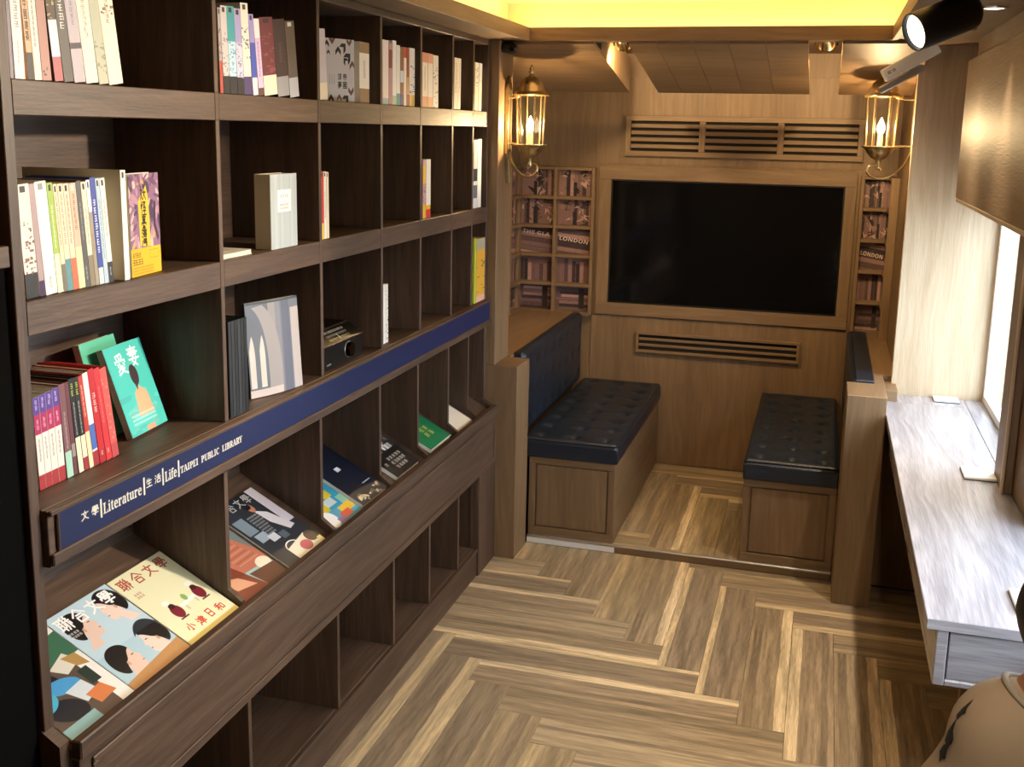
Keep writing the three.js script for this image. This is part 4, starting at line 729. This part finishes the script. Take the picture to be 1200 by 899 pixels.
magazine(-1.352, -1.545, 0.25, 'magazine with a cover of people in blue reading, first on the tray', (c) => {
  fill(c, '#5a4a40', 0, 0, 409, 512); fill(c, '#d8a27c', 0, 0, 409, 90); fill(c, '#e8e6e0', 330, 0, 79, 512); poly(c, '#3c6a50', [[120, 90], [409, 60], [409, 200], [200, 210]]);
  oval(c, '#3a7ac0', 120, 120, 70, 46, 0.5); oval(c, '#c09078', 70, 80, 26, 30); oval(c, '#1c1a22', 130, 240, 80, 52, 0.4); oval(c, '#c88a70', 76, 196, 30, 32); oval(c, '#4a9ad0', 190, 300, 90, 40, 0.2); oval(c, '#171a24', 110, 400, 96, 58, 0.4); oval(c, '#4ab0d0', 70, 330, 60, 36, -0.4);
  poly(c, '#d9d4c6', [[210, 210], [330, 170], [370, 240], [260, 270]]); poly(c, '#b08a50', [[300, 190], [380, 200], [390, 280], [330, 260]]); poly(c, '#cfd8de', [[170, 330], [280, 320], [300, 400], [210, 420]]); poly(c, '#d07a48', [[230, 390], [330, 380], [360, 450], [250, 460]]); fill(c, '#8ab0b0', 0, 460, 200, 52); fill(c, '#24342c', 300, 280, 60, 90);
});
magazine(-1.548, -1.752, 0.252, 'pale blue literary magazine with two pairs of faces close together', (c) => {
  fill(c, '#bcd3de', 0, 0, 409, 512); fill(c, '#aecad6', 0, 300, 409, 212);
  const headAt = (x, y, k, d, skin, hr, cap) => { // profile looking along d
    c.save(); c.translate(x, y); c.scale(d * k, k); c.fillStyle = skin; c.beginPath(); c.moveTo(-30, 60); c.bezierCurveTo(-40, 10, -20, -50, 20, -50); c.bezierCurveTo(42, -48, 46, -20, 46, -6); c.lineTo(62, 22); c.lineTo(50, 30); c.lineTo(56, 42); c.lineTo(50, 50); c.lineTo(54, 60); c.bezierCurveTo(50, 80, 30, 84, 8, 78); c.lineTo(-6, 120); c.lineTo(-70, 120); c.closePath(); c.fill();
    c.fillStyle = hr; c.beginPath(); c.moveTo(44, -34); c.bezierCurveTo(40, -90, -60, -100, -80, -30); c.bezierCurveTo(-96, 30, -60, 66, -40, 64); c.bezierCurveTo(-30, 40, -24, 20, 0, 6); c.bezierCurveTo(14, -8, 24, -30, 44, -34); c.fill();
    if (cap) { c.fillStyle = cap; c.beginPath(); c.moveTo(60, -34); c.bezierCurveTo(20, -110, -60, -110, -86, -30); c.lineTo(-60, -44); c.lineTo(40, -46); c.closePath(); c.fill(); }
    oval(c, '#caa08c', -14, 24, 7, 12); c.fillStyle = '#b0665c'; c.fillRect(44, 44, 10, 5); c.fillStyle = '#3a2a28'; c.fillRect(26, -2, 14, 4); c.restore();
  };
  const pair = (y, k) => { headAt(316, y - 10, 1.12, -1, '#ead0c2', '#1d1718', k ? '#2c3136' : null); headAt(120, y + 8, 1.12, 1, '#e2c4b4', '#191415', null); };
  pair(110, 0); pair(360, 1); poly(c, '#b98a58', [[0, 470], [409, 430], [409, 512], [0, 512]]);
  ['聯', '合', '文', '學'].forEach((ch, i) => glyph(c, ch, 22 + i * 94, 24, 82, '#f6f4f0', 0.12)); line(c, 24, 90, 120, 14, '#f0f0f0'); line(c, 24, 90, 140, 14, '#f0f0f0');
});
magazine(-1.757, -1.963, 0.25, 'pale yellow literary magazine with red lettering and a small tea table drawing', (c) => {
  fill(c, '#e6e2ba', 0, 0, 409, 512); fill(c, '#d9c272', 0, 486, 409, 26);
  ['聯', '合', '文', '學'].forEach((ch, i) => glyph(c, ch, 26 + i * 92, 22, 74, '#a8422e', 0.1)); line(c, 40, 100, 130, 16, '#b8705a'); line(c, 40, 100, 150, 16, '#b8705a');
  poly(c, '#f6f2e6', [[170, 310], [290, 300], [300, 320], [180, 332]]); fill(c, '#c9c2a8', 190, 330, 12, 30); fill(c, '#c9c2a8', 272, 322, 12, 30); oval(c, '#7a2030', 130, 330, 34, 44); oval(c, '#3a1a1a', 130, 292, 20, 16); oval(c, '#7a2030', 330, 310, 34, 44); oval(c, '#3a1a1a', 330, 272, 20, 16); oval(c, '#8ab060', 236, 288, 16, 22); oval(c, '#f0ece0', 120, 262, 22, 16); oval(c, '#f0ece0', 330, 240, 24, 16); fill(c, '#4a2a20', 100, 374, 60, 8); fill(c, '#4a2a20', 300, 354, 60, 8);
  ['小', '津', '日', '和'].forEach((ch, i) => glyph(c, ch, 70 + i * 78, 408 + (i % 2) * 6, 54, '#c03a28', 0.12));
});
magazine(-1.992, -2.204, 0.25, 'magazine with a teal and terracotta picture cover', (c) => {
  fill(c, '#8fb8b4', 0, 0, 409, 512); fill(c, '#6a7a7c', 300, 0, 109, 300); poly(c, '#b8705a', [[120, 180], [330, 140], [409, 300], [409, 400], [150, 380]]); for (let i = 0; i < 8; i++) fill(c, i % 2 ? '#c98a6a' : '#a05a44', 150 + i * 8, 190 + i * 20, 170, 9);
  oval(c, '#f0dcc4', 350, 390, 56, 40); poly(c, '#7a3a2a', [[0, 260], [150, 300], [230, 512], [0, 512]]); poly(c, '#d09a7a', [[0, 330], [120, 380], [180, 470], [40, 440]]); poly(c, '#5a3428', [[200, 400], [409, 420], [409, 512], [230, 512]]); fill(c, '#1f2a30', 20, 160, 50, 60);
});
magazine(-2.222, -2.438, 0.27, 'dark cultural magazine with a reclining figure in white', (c) => {
  fill(c, '#2b3038', 0, 0, 409, 512); fill(c, '#d6cdd4', 330, 0, 79, 300); fill(c, '#20242c', 0, 0, 330, 60); poly(c, '#d9d2d6', [[230, 130], [300, 180], [360, 330], [300, 340], [240, 240]]); oval(c, '#b87860', 235, 110, 26, 34); oval(c, '#1a1718', 222, 92, 28, 22);
  ['聯', '合', '文', '學'].forEach((ch, i) => glyph(c, ch, 14 + i * 80, 14, 66, '#c8c6c0', 0.08)); for (let i = 0; i < 8; i++) line(c, 130, 130 + 120 - i * 6, 150 + i * 20, 12, '#c8c8c8'); fill(c, '#7a8a96', 20, 130, 90, 120); fill(c, '#9aa8b4', 40, 260, 90, 60); fill(c, '#c8ccd4', 110, 300, 70, 50); fill(c, '#5a6470', 190, 320, 60, 50);
  c.strokeStyle = '#e8e4da'; c.lineWidth = 8; c.beginPath(); c.ellipse(180, 430, 56, 36, 0, 0, 7); c.stroke(); poly(c, '#efe6cc', [[120, 430], [330, 400], [380, 512], [120, 512]]); oval(c, '#c05a64', 260, 470, 50, 34); oval(c, '#5a4a3a', 350, 440, 46, 40); fill(c, '#e8d890', 370, 470, 39, 42);
});
magazine(-2.499, -2.696, 0.25, 'blue and yellow illustrated magazine', (c) => {
  fill(c, '#2f9fc0', 0, 0, 409, 512); poly(c, '#1d5a78', [[0, 200], [300, 240], [300, 260], [0, 230]]); fill(c, '#e9c92c', 240, 250, 90, 60); fill(c, '#d8e4e0', 180, 310, 120, 60); fill(c, '#e9c92c', 90, 330, 90, 60); fill(c, '#f0c21e', 240, 400, 160, 60); fill(c, '#d84a30', 200, 440, 120, 50); oval(c, '#f6f2f0', 80, 440, 70, 70); fill(c, '#8a6a94', 130, 460, 90, 52); fill(c, '#9ad0b0', 330, 330, 79, 70);
});
magazine(-2.703, -2.893, 0.275, 'midnight navy book with a small white title block', (c) => {
  fill(c, '#121a2c', 0, 0, 409, 512); scribble(c, 60, 26, 70, '#f0f0f0'); scribble(c, 20, 110, 60, '#f0f0f0'); fill(c, '#e6e8ea', 180, 210, 60, 34); fill(c, '#b8c0c8', 250, 390, 120, 8); for (let i = 0; i < 26; i++) oval(c, ['#c9b48a', '#6a6048', '#e2d2ac'][i % 3], rr(40, 390), rr(440, 505), rr(8, 34), rr(5, 14), rr(-0.6, 0.6));
}, 0.0012, 0.012, 0.004, 'book');
magazine(-2.985, -3.187, 0.19, 'black book with a grey photo collage and pale lettering', (c) => {
  fill(c, '#16161a', 0, 0, 409, 512); for (let i = 0; i < 9; i++) for (let j = 0; j < 3; j++) fill(c, ['#d8d6d0', '#7a7a7c', '#3a3a3e', '#b0aeaa'][(i * 3 + j * 5) % 4], 10 + i * 44, 14 + j * 74, 38, 62); for (let i = 0; i < 12; i++) oval(c, ['#e6e4de', '#2a2a2e'][i % 2], rr(20, 390), rr(40, 230), rr(10, 30), rr(10, 30)); for (const [x, y, w] of [[40, 330, 60], [130, 290, 250], [130, 350, 250], [130, 410, 190]]) line(c, x, x + w, y, 40, '#d8d2c0');
}, 0.0012, 0.014, 0.004, 'book');
magazine(-3.31, -3.52, 0.185, 'green book with gold lettering on the sloping tray', (c) => { fill(c, '#14754a', 0, 0, 409, 512); fill(c, '#0f6a42', 0, 0, 409, 30); for (let i = 0; i < 2; i++) for (let j = 0; j < 2; j++) scribble(c, 150 + j * 80, 230 + i * 80, 66, '#d3c04a'); fill(c, '#e8e6dc', 0, 500, 409, 12); }, 0.0012, 0.014, 0.004, 'book');
magazine(-3.60, -3.775, 0.16, 'cream white booklet on the sloping tray', (c) => { fill(c, '#efe2cc', 0, 0, 409, 512); line(c, 200, 330, 90, 16, '#8a7a68'); line(c, 200, 330, 120, 16, '#a89a88'); fill(c, '#dcc4a0', 0, 480, 409, 32); }, 0.0012, 0.008, 0.004, 'book');

const stand = (name, label, cat, a, b, h, t, paint, opts = {}) => { // a, b: near and far bottom corners of the cover on its shelf
  const ex = [b[0] - a[0], 0, b[2] - a[2]], w = Math.hypot(ex[0], ex[2]), X = new THREE.Vector3(...ex).normalize(), lean = (opts.lean ?? 0) * Math.PI / 180, side = new THREE.Vector3(0, 1, 0), out = new THREE.Vector3().crossVectors(X, side);
  const ey = side.clone().multiplyScalar(Math.cos(lean)).addScaledVector(out, -Math.sin(lean)), o = new THREE.Vector3(...a).addScaledVector(out, -t * Math.cos(lean)); o.y += t * Math.sin(lean) * 0 + 0.001 + (lean > 0 ? 0 : 0);
  return faceBook(name, label, cat, opts.group, [o.x, o.y, o.z], ex, [ey.x, ey.y, ey.z], w, h, t, paint, opts);
};
stand('book', 'purple and yellow book of monsters standing cover outward on the middle shelf', 'book', [-1.056, YB, -1.659], [-1.071, YB, -1.782], 0.212, 0.022, (c) => {
  fill(c, '#8f6a86', 0, 0, 409, 512); for (let i = 0; i < 70; i++) oval(c, ['#b48aa0', '#6a4a6a', '#d8b8b0', '#c8a078', '#503a58'][i % 5], rr(0, 409), rr(0, 370), rr(10, 60), rr(6, 26), rr(-1.5, 1.5));
  poly(c, '#e3c23c', [[120, 140], [230, 60], [260, 130], [270, 370], [130, 360]]); poly(c, '#3c3040', [[330, 140], [360, 150], [350, 260], [390, 330], [370, 350], [320, 270]]); fill(c, '#e8b62a', 0, 372, 409, 140);
  ['妖', '怪', '臺', '灣'].forEach((ch, i) => glyph(c, ch, 150, 60 + i * 76, 78, '#2a1c1c', 0.11)); line(c, 20, 150, 392, 26, '#3a2c14'); line(c, 20, 190, 424, 32, '#3a2c14'); for (let i = 0; i < 3; i++) line(c, 20, 300, 464 + i * 14, 9, '#7a5a1a'); c.strokeStyle = '#8a6a1a'; c.lineWidth = 2; c.strokeRect(250, 390, 120, 40);
}, { spine: '#eef0e2' });
stand('book', 'turquoise novel with a figure seen from behind, leaning cover outward', 'book', [-1.150, YC, -1.762], [-1.166, YC, -1.918], 0.21, 0.016, (c) => {
  fill(c, '#4cc3b6', 0, 0, 409, 512); for (let i = 0; i < 18; i++) oval(c, ['#5fcfc2', '#7ab8b0', '#49b4ac'][i % 3], rr(0, 409), rr(280, 512), rr(30, 80), rr(8, 20)); glyph(c, '愛', 70, 50, 120, '#f4f8f4', 0.09); glyph(c, '妻', 220, 30, 120, '#f4f8f4', 0.09);
  poly(c, '#e0b088', [[170, 290], [230, 250], [300, 300], [310, 420], [150, 420]]); oval(c, '#3c2c2e', 225, 190, 42, 60); poly(c, '#3c2c2e', [[190, 200], [250, 210], [215, 280]]); for (let i = 0; i < 3; i++) line(c, 60, 330, 400 + i * 22, 13, '#e8f0ea'); fill(c, '#d8a080', 180, 480, 90, 32);
}, { lean: 18, spine: '#8d9d92', group: 'turquoise novels' });
stand('book', 'second turquoise novel half hidden behind the leaning one', 'book', [-1.196, YC, -1.728], [-1.212, YC, -1.87], 0.222, 0.016, (c) => { fill(c, '#58b894', 0, 0, 409, 512); fill(c, '#62c2a0', 0, 0, 409, 60); }, { lean: 14, spine: '#a39c88', group: 'turquoise novels' });
stand('book', 'white book with black and brown chevrons standing cover outward on the top shelf', 'book', [-1.10, YA, -2.640], [-1.050, YA, -2.735], 0.178, 0.03, (c) => {
  fill(c, '#cfc8c2', 0, 0, 409, 512); const ch = (x, y, s, r, col) => { c.save(); c.translate(x, y); c.rotate(r); poly(c, col, [[-s, s * 0.2], [0, -s * 0.8], [s, s * 0.2], [s, s * 1.25], [0, s * 0.25], [-s, s * 1.25]]); c.restore(); };
  for (const [x, y, s, r, k] of [[40, 40, 30, 0, 0], [110, 20, 40, 3.1, 1], [190, 90, 36, 0, 0], [270, 60, 40, 0.8, 0], [340, 30, 34, 3.1, 1], [330, 140, 44, 0.8, 0], [380, 200, 36, 0, 1], [60, 110, 20, 0, 0], [280, 170, 30, -0.8, 0], [90, 480, 36, 0, 0], [200, 470, 30, 0, 1], [300, 480, 40, 0.8, 0], [360, 430, 36, 3.1, 1]]) ch(x, y, s, r, k ? '#6a4a34' : '#1f1b1c');
  glyph(c, '帝', 250, 280, 56, '#2a2524', 0.12); glyph(c, '國', 250, 346, 56, '#2a2524', 0.12); glyph(c, '浮', 180, 280, 56, '#2a2524', 0.12); glyph(c, '夢', 180, 346, 56, '#2a2524', 0.12); for (let i = 0; i < 3; i++) column(c, 70 + i * 30, 290, 370, 12, '#7a7472');
}, { spine: '#e6dfd4' });
stand('book', 'pale grey blue wrapped volume with a white title label on the middle shelf', 'book', [-1.050, YB, -2.226], [-1.048, YB, -2.362], 0.192, 0.046, (c) => { fill(c, '#a9b2b4', 0, 0, 409, 512); for (let i = 0; i < 14; i++) fill(c, i % 2 ? '#a3adb0' : '#b1b9ba', rr(0, 380), 0, rr(6, 30), 512); fill(c, '#eceae2', 110, 110, 200, 150); line(c, 150, 280, 140, 28, '#7a7a74'); fill(c, '#9a9a94', 180, 190, 60, 4); line(c, 140, 290, 204, 16, '#4a4a46'); line(c, 140, 290, 228, 16, '#4a4a46'); }, { spine: '#d3cbb4' });
stand('portfolio', 'large grey portfolio with a cover of pale arches on the shelf above the sign', 'portfolio', [-1.092, YC, -2.178], [-1.042, YC, -2.366], 0.25, 0.012, (c) => {
  fill(c, '#6d6f78', 0, 0, 409, 512); const gr = [['#5f626c', 0, 150], ['#7a7a82', 150, 240], ['#8f8a88', 150, 200], ['#6f6c74', 240, 300], ['#5a5c6c', 250, 320]]; for (const [k, a, b] of gr) fill(c, k, a, 0, b - a, 512);
  c.fillStyle = '#968f8c'; c.beginPath(); c.moveTo(130, 512); c.quadraticCurveTo(150, 120, 40, 30); c.lineTo(110, 20); c.quadraticCurveTo(250, 120, 230, 512); c.fill(); c.fillStyle = '#5d6068'; c.beginPath(); c.moveTo(0, 60); c.quadraticCurveTo(130, 120, 130, 512); c.lineTo(0, 512); c.fill();
  for (const x of [10, 76]) { c.fillStyle = '#c9c2b6'; c.beginPath(); c.moveTo(x, 460); c.lineTo(x, 260); c.quadraticCurveTo(x + 14, 180, x + 20, 180); c.quadraticCurveTo(x + 34, 220, x + 36, 300); c.lineTo(x + 36, 460); c.fill(); } fill(c, '#b3aaa6', 330, 60, 79, 452); fill(c, '#33383e', 0, 0, 409, 14); fill(c, '#c3b4ae', 0, 470, 230, 42);
}, { bend: 0.012, lean: 4, spine: '#3a3f44' });
faceBook('book', 'white book lying flat beside the grey wrapped volume', 'book', 'books on the middle shelf', [-1.056, YB + 0.0008, -1.998], [0, 0, -1], [-1, 0, 0], 0.14, 0.19, 0.012, (c) => { fill(c, '#e3ddcf', 0, 0, 409, 512); fill(c, '#b9b2a2', 40, 40, 330, 60); fill(c, '#cfc6b4', 60, 160, 280, 260); }, { spine: '#e9e2d2' });
{ // table radio
  const x = -1.058, z0 = -2.528, z1 = -2.80, g = thing('radio', 'black table radio with a silver-lettered dial on the shelf above the sign', 'radio', null, [x, YC + 0.0008, z0]), w = z0 - z1;
  part(g, 'body', grain(slab([[-0.15, 0], [-0.15, 0.105], [-0.045, 0.105], [0, 0.072], [0, 0]], -w, 0), 'z'), std({ color: '#0d0d0e', roughness: 0.3 }));
  const [k, c] = canvas(512, 96); fill(c, '#121213', 0, 0, 512, 96); for (let j = 0; j < 3; j++) line(c, 110, 380, 14 + j * 26, 16, ['#e6e2d4', '#b8b4a4', '#c9b87a'][j]); fill(c, '#e2dcc8', 240, 44, 6, 40);
  const f = polys([[[0.0006, 0.0725, -0.004], [0.0006, 0.0725, -w + 0.004], [-0.0444, 0.1055, -w + 0.004], [-0.0444, 0.1055, -0.004]]]); f.setAttribute('uv', new THREE.Float32BufferAttribute([0, 0, 1, 0, 1, 1, 0, 0, 1, 1, 0, 1], 2));
  part(g, 'dial', f, std({ map: canvasTex(k), roughness: 0.25 }));
  part(g, 'trim', merge([cbox(-0.0005, 0.002, 0.069, 0.073, -w, 0, 0.0005), cbox(-0.05, -0.0445, 0.104, 0.108, -w, 0, 0.0005), cbox(-0.046, 0.002, 0.07, 0.074, -0.003, 0.001, 0.0005)]), M.chrome);
  part(g, 'knob', new THREE.CylinderGeometry(0.021, 0.023, 0.014, 28).rotateZ(-Math.PI / 2).translate(0.0075, 0.038, -w * 0.6), M.blackGloss);
  part(g, 'knob_ring', new THREE.TorusGeometry(0.024, 0.0016, 8, 32).rotateY(Math.PI / 2).translate(0.001, 0.038, -w * 0.6), M.alu);
  part(g, 'badge', cbox(0, 0.0008, 0.012, 0.017, -0.045, -0.018, 0.0002), M.alu);
}
// ---------------------------------------------------------------- person on a stool by the counter end
function blend(caps, k, lo, hi, cell) { // smooth union of tapered capsules, meshed
  const ext = Math.max(hi[0] - lo[0], hi[1] - lo[1], hi[2] - lo[2]), res = Math.ceil(ext / cell) + 4, mc = new MarchingCubes(res, M.white, false, false, 160000), half = res / 2, h = half * cell;
  const c = [0, 1, 2].map((i) => (lo[i] + hi[i]) / 2); mc.isolation = 0;
  for (let z = 0; z < res; z++) for (let y = 0; y < res; y++) for (let x = 0; x < res; x++) {
    const p = [c[0] + (x - half) * cell, c[1] + (y - half) * cell, c[2] + (z - half) * cell]; let d = 1e3;
    for (const [a, b, ra, rb] of caps) {
      const ab = [b[0] - a[0], b[1] - a[1], b[2] - a[2]], ap = [p[0] - a[0], p[1] - a[1], p[2] - a[2]], l = ab[0] ** 2 + ab[1] ** 2 + ab[2] ** 2;
      const t = l ? Math.min(1, Math.max(0, (ap[0] * ab[0] + ap[1] * ab[1] + ap[2] * ab[2]) / l)) : 0, e = Math.hypot(ap[0] - t * ab[0], ap[1] - t * ab[1], ap[2] - t * ab[2]) - (ra + (rb - ra) * t);
      const q = Math.max(k - Math.abs(d - e), 0) / k; d = Math.min(d, e) - q * q * k * 0.25;
    }
    mc.field[x + y * res + z * res * res] = -d;
  }
  mc.update();
  const n = mc.count, g = new THREE.BufferGeometry(), pos = new Float32Array(n * 3);
  for (let i = 0; i < n; i++) for (let j = 0; j < 3; j++) pos[i * 3 + j] = c[j] + mc.positionArray[i * 3 + j] * h;
  g.setAttribute('position', new THREE.BufferAttribute(pos, 3)); g.setAttribute('normal', new THREE.BufferAttribute(mc.normalArray.slice(0, n * 3).map((v) => v), 3)); return g;
}
{
  const F = new THREE.Vector3(0.995, 0, -0.1), S = new THREE.Vector3(0.1, 0, 0.995);            // forward, own right
  const O = [0.43, 0, -1.27], at = (f, y, s) => [O[0] + F.x * f + S.x * s, y, O[2] + F.z * f + S.z * s];
  const st = thing('stool', 'round dark wood stool under the seated person', 'stool', null, [O[0], 0, O[2]]);
  part(st, 'seat', lathe([[0, 0.455], [0.15, 0.455], [0.165, 0.462], [0.17, 0.475], [0.165, 0.487], [0.15, 0.492], [0, 0.492]], 32), M.oak);
  for (let i = 0; i < 4; i++) { const a = i * Math.PI / 2 + 0.6; part(st, 'leg', tube([[0.10 * Math.cos(a), 0.456, 0.10 * Math.sin(a)], [0.13 * Math.cos(a), 0.23, 0.13 * Math.sin(a)], [0.155 * Math.cos(a), 0.004, 0.155 * Math.sin(a)]], 0.014, 6, 10), M.black); }
  part(st, 'ring', new THREE.TorusGeometry(0.134, 0.008, 8, 32).rotateX(Math.PI / 2).translate(0, 0.2, 0), M.black);
  const p = thing('person', 'seated person with dark hair in a light beige shirt with black marks, bending forward', 'person');
  const skin = std({ color: '#83593f', roughness: 0.6 }), hair = std({ color: '#14100f', roughness: 0.5 });
  const hip = at(0.02, 0.63, 0), waist = at(0.10, 0.78, 0), chest = at(0.208, 0.945, 0), neck = at(0.215, 1.06, 0), nape = at(0.25, 1.115, 0), head = at(0.285, 1.19, 0), crown = at(0.278, 1.232, 0), jaw = at(0.345, 1.138, 0);
  const limbs = [];
  for (const s of [-1, 1]) {
    const hj = at(0.03, 0.602, s * 0.09), kn = at(0.37, 0.60, s * 0.11), an = at(0.30, 0.10, s * 0.11), toe = at(0.38, 0.045, s * 0.12), heel = at(0.27, 0.05, s * 0.11);
    const sh = at(0.285, 0.985, s * 0.145), el = at(0.26, 0.77, s * 0.20), wr = at(0.31, 0.712, s * 0.13), palm = at(0.355, 0.697, s * 0.115);
    limbs.push({ s, hj, kn, an, toe, heel, sh, el, wr, palm });
  }
  const body = [[nape, neck, 0.052, 0.058], [head, crown, 0.083, 0.088], [head, jaw, 0.07, 0.045], [nape, head, 0.05, 0.07], [neck, chest, 0.06, 0.09], [chest, waist, 0.105, 0.105], [waist, hip, 0.105, 0.12]];
  for (const l of limbs) {
    body.push([l.sh, l.el, 0.045, 0.037], [l.el, l.wr, 0.036, 0.024], [l.wr, l.palm, 0.024, 0.03], [l.hj, l.kn, 0.075, 0.055], [l.kn, l.an, 0.052, 0.035], [l.heel, l.toe, 0.034, 0.03], [chest, l.sh, 0.07, 0.05]);
    const d = new THREE.Vector3(F.x, -0.25, F.z).normalize();
    for (let k = 0; k < 4; k++) { const o = (k - 1.5) * 0.019, b = [l.palm[0] + S.x * o + d.x * 0.02, l.palm[1] + 0.004, l.palm[2] + S.z * o + d.z * 0.02], len = [0.062, 0.07, 0.066, 0.052][k], m = b.map((v, i) => v + [d.x, d.y, d.z][i] * len * 0.55), e = m.map((v, i) => v + [d.x, d.y - 0.6, d.z][i] * len * 0.4); body.push([b, m, 0.0095, 0.0088], [m, e, 0.0088, 0.0075]); }
    const th = [l.palm[0] - S.x * l.s * 0.028, l.palm[1] - 0.002, l.palm[2] - S.z * l.s * 0.028], te = th.map((v, i) => v + [F.x * 0.035 - S.x * l.s * 0.015, -0.008, F.z * 0.035 - S.z * l.s * 0.015][i]); body.push([l.palm, th, 0.018, 0.012], [th, te, 0.012, 0.009]);
  }
  const nose = at(0.383, 1.178, 0); body.push([at(0.352, 1.203, 0), nose, 0.012, 0.014]); for (const s of [-1, 1]) body.push([at(0.285, 1.19, s * 0.086), at(0.279, 1.16, s * 0.088), 0.016, 0.011]);
  part(p, 'body', blend(body, 0.022, [0.25, 0, -1.75], [1.0, 1.42, -0.9], 0.0115), skin);
  // eyes, lips
  for (const s of [-1, 1]) part(p, 'eye', new THREE.SphereGeometry(0.011, 12, 8).translate(...at(0.359, 1.196, s * 0.031)), M.white);
  part(p, 'mouth', new THREE.SphereGeometry(0.016, 12, 8).scale(0.5, 0.3, 1).rotateY(0.1).translate(...at(0.384, 1.13, 0)), std({ color: '#8a4a44', roughness: 0.5 }));
  const shirt = [[at(0.188, 1.03, 0), chest, 0.09, 0.120], [chest, waist, 0.120, 0.125], [waist, hip, 0.125, 0.135]];
  for (const l of limbs) shirt.push([chest, l.sh, 0.085, 0.062], [l.sh, l.el.map((v, i) => v * 0.62 + l.sh[i] * 0.38), 0.062, 0.058]);
  const sg = blend(shirt, 0.03, [0.25, 0.45, -1.6], [1.0, 1.2, -0.9], 0.012);
  const sp = sg.attributes.position, su = new Float32Array(sp.count * 2); for (let i = 0; i < sp.count; i++) { su[i * 2] = (sp.getX(i) * F.x + sp.getZ(i) * F.z) * 4; su[i * 2 + 1] = sp.getY(i) * 4; } sg.setAttribute('uv', new THREE.BufferAttribute(su, 2));
  part(p, 'shirt', sg, std({ color: '#94826c', roughness: 0.85 }), 'light beige short-sleeved shirt');
  // dark printed marks down the back of the shirt, wrapped on its surface
  const ray = new THREE.Raycaster(), shirtMesh = new THREE.Mesh(sg, new THREE.MeshBasicMaterial({ side: THREE.DoubleSide }));
  for (const [px, py, w, h, tilt] of [[1126, 834, 0.014, 0.034, 0.6], [1111, 862, 0.022, 0.042, 0.5], [1104, 881, 0.026, 0.034, 0.3]]) {
    const dir = new THREE.Vector3((px + 5 - PPX) / FPX, -(py - PPY) / FPX, -1).applyEuler(TURN).normalize(); ray.set(EYE, dir);
    const hit = ray.intersectObject(shirtMesh)[0]; if (!hit) continue;
    const n = hit.face.normal.clone(); if (n.dot(dir) > 0) n.negate();
    const up0 = new THREE.Vector3(0, 1, 0).addScaledVector(n, -n.y).normalize(), rt = new THREE.Vector3().crossVectors(up0, n).normalize(), P = [];
    const out = [[-0.5, -0.1], [-0.1, -0.5], [0.15, -0.2], [0.5, -0.3], [0.3, 0.1], [0.5, 0.5], [0.05, 0.35], [-0.3, 0.2]].map(([a, b]) => { const c = Math.cos(tilt), s = Math.sin(tilt), u = (a * c - b * s) * w, v = (a * s + b * c) * h; return hit.point.clone().addScaledVector(rt, u).addScaledVector(up0, v).addScaledVector(n, 0.0035); });
    const ce = hit.point.clone().addScaledVector(n, 0.0045); out.forEach((q, i) => P.push([ce.toArray(), q.toArray(), out[(i + 1) % out.length].toArray()]));
    part(p, 'shirt_print', polys(P), std({ color: '#1c1a1a', roughness: 0.8 }));
  }
  part(p, 'collar', new THREE.TorusGeometry(0.064, 0.0045, 10, 32).rotateX(Math.PI / 2 ).applyQuaternion(new THREE.Quaternion().setFromUnitVectors(new THREE.Vector3(0, 1, 0), new THREE.Vector3(F.x * 0.5, 0.86, F.z * 0.5).normalize())).translate(...at(0.222, 1.088, 0)), std({ color: '#8f8678', roughness: 0.8 }));
  const tr = [[hip, at(0.04, 0.70, 0), 0.135, 0.128]]; for (const l of limbs) tr.push([l.hj, l.kn, 0.088, 0.068], [l.kn, l.an, 0.066, 0.055]);
  part(p, 'trousers', blend(tr, 0.02, [0.25, 0.05, -1.75], [1.0, 0.85, -0.9], 0.0125), std({ color: '#26282e', roughness: 0.85 }));
  for (const l of limbs) part(p, 'shoe', blend([[l.heel, l.toe, 0.043, 0.036], [l.heel, l.an, 0.042, 0.04]].map(([a, b, r, q]) => [a, b, r, q]), 0.01, [Math.min(l.heel[0], l.toe[0]) - 0.06, 0, Math.min(l.heel[2], l.toe[2]) - 0.06], [Math.max(l.heel[0], l.toe[0]) + 0.06, 0.2, Math.max(l.heel[2], l.toe[2]) + 0.06], 0.007), M.black);
  part(p, 'hair', blend([[at(0.268, 1.226, 0), at(0.293, 1.245, 0), 0.094, 0.088], [at(0.262, 1.208, 0), at(0.25, 1.14, 0), 0.085, 0.05], [at(0.255, 1.185, 0.04), at(0.25, 1.13, 0.035), 0.05, 0.03], [at(0.255, 1.185, -0.04), at(0.25, 1.13, -0.035), 0.05, 0.03]], 0.02, [0.5, 1.05, -1.5], [0.95, 1.45, -1.1], 0.006), hair, 'short black hair');
}

shadows(scene);
renderer.render(scene, camera);
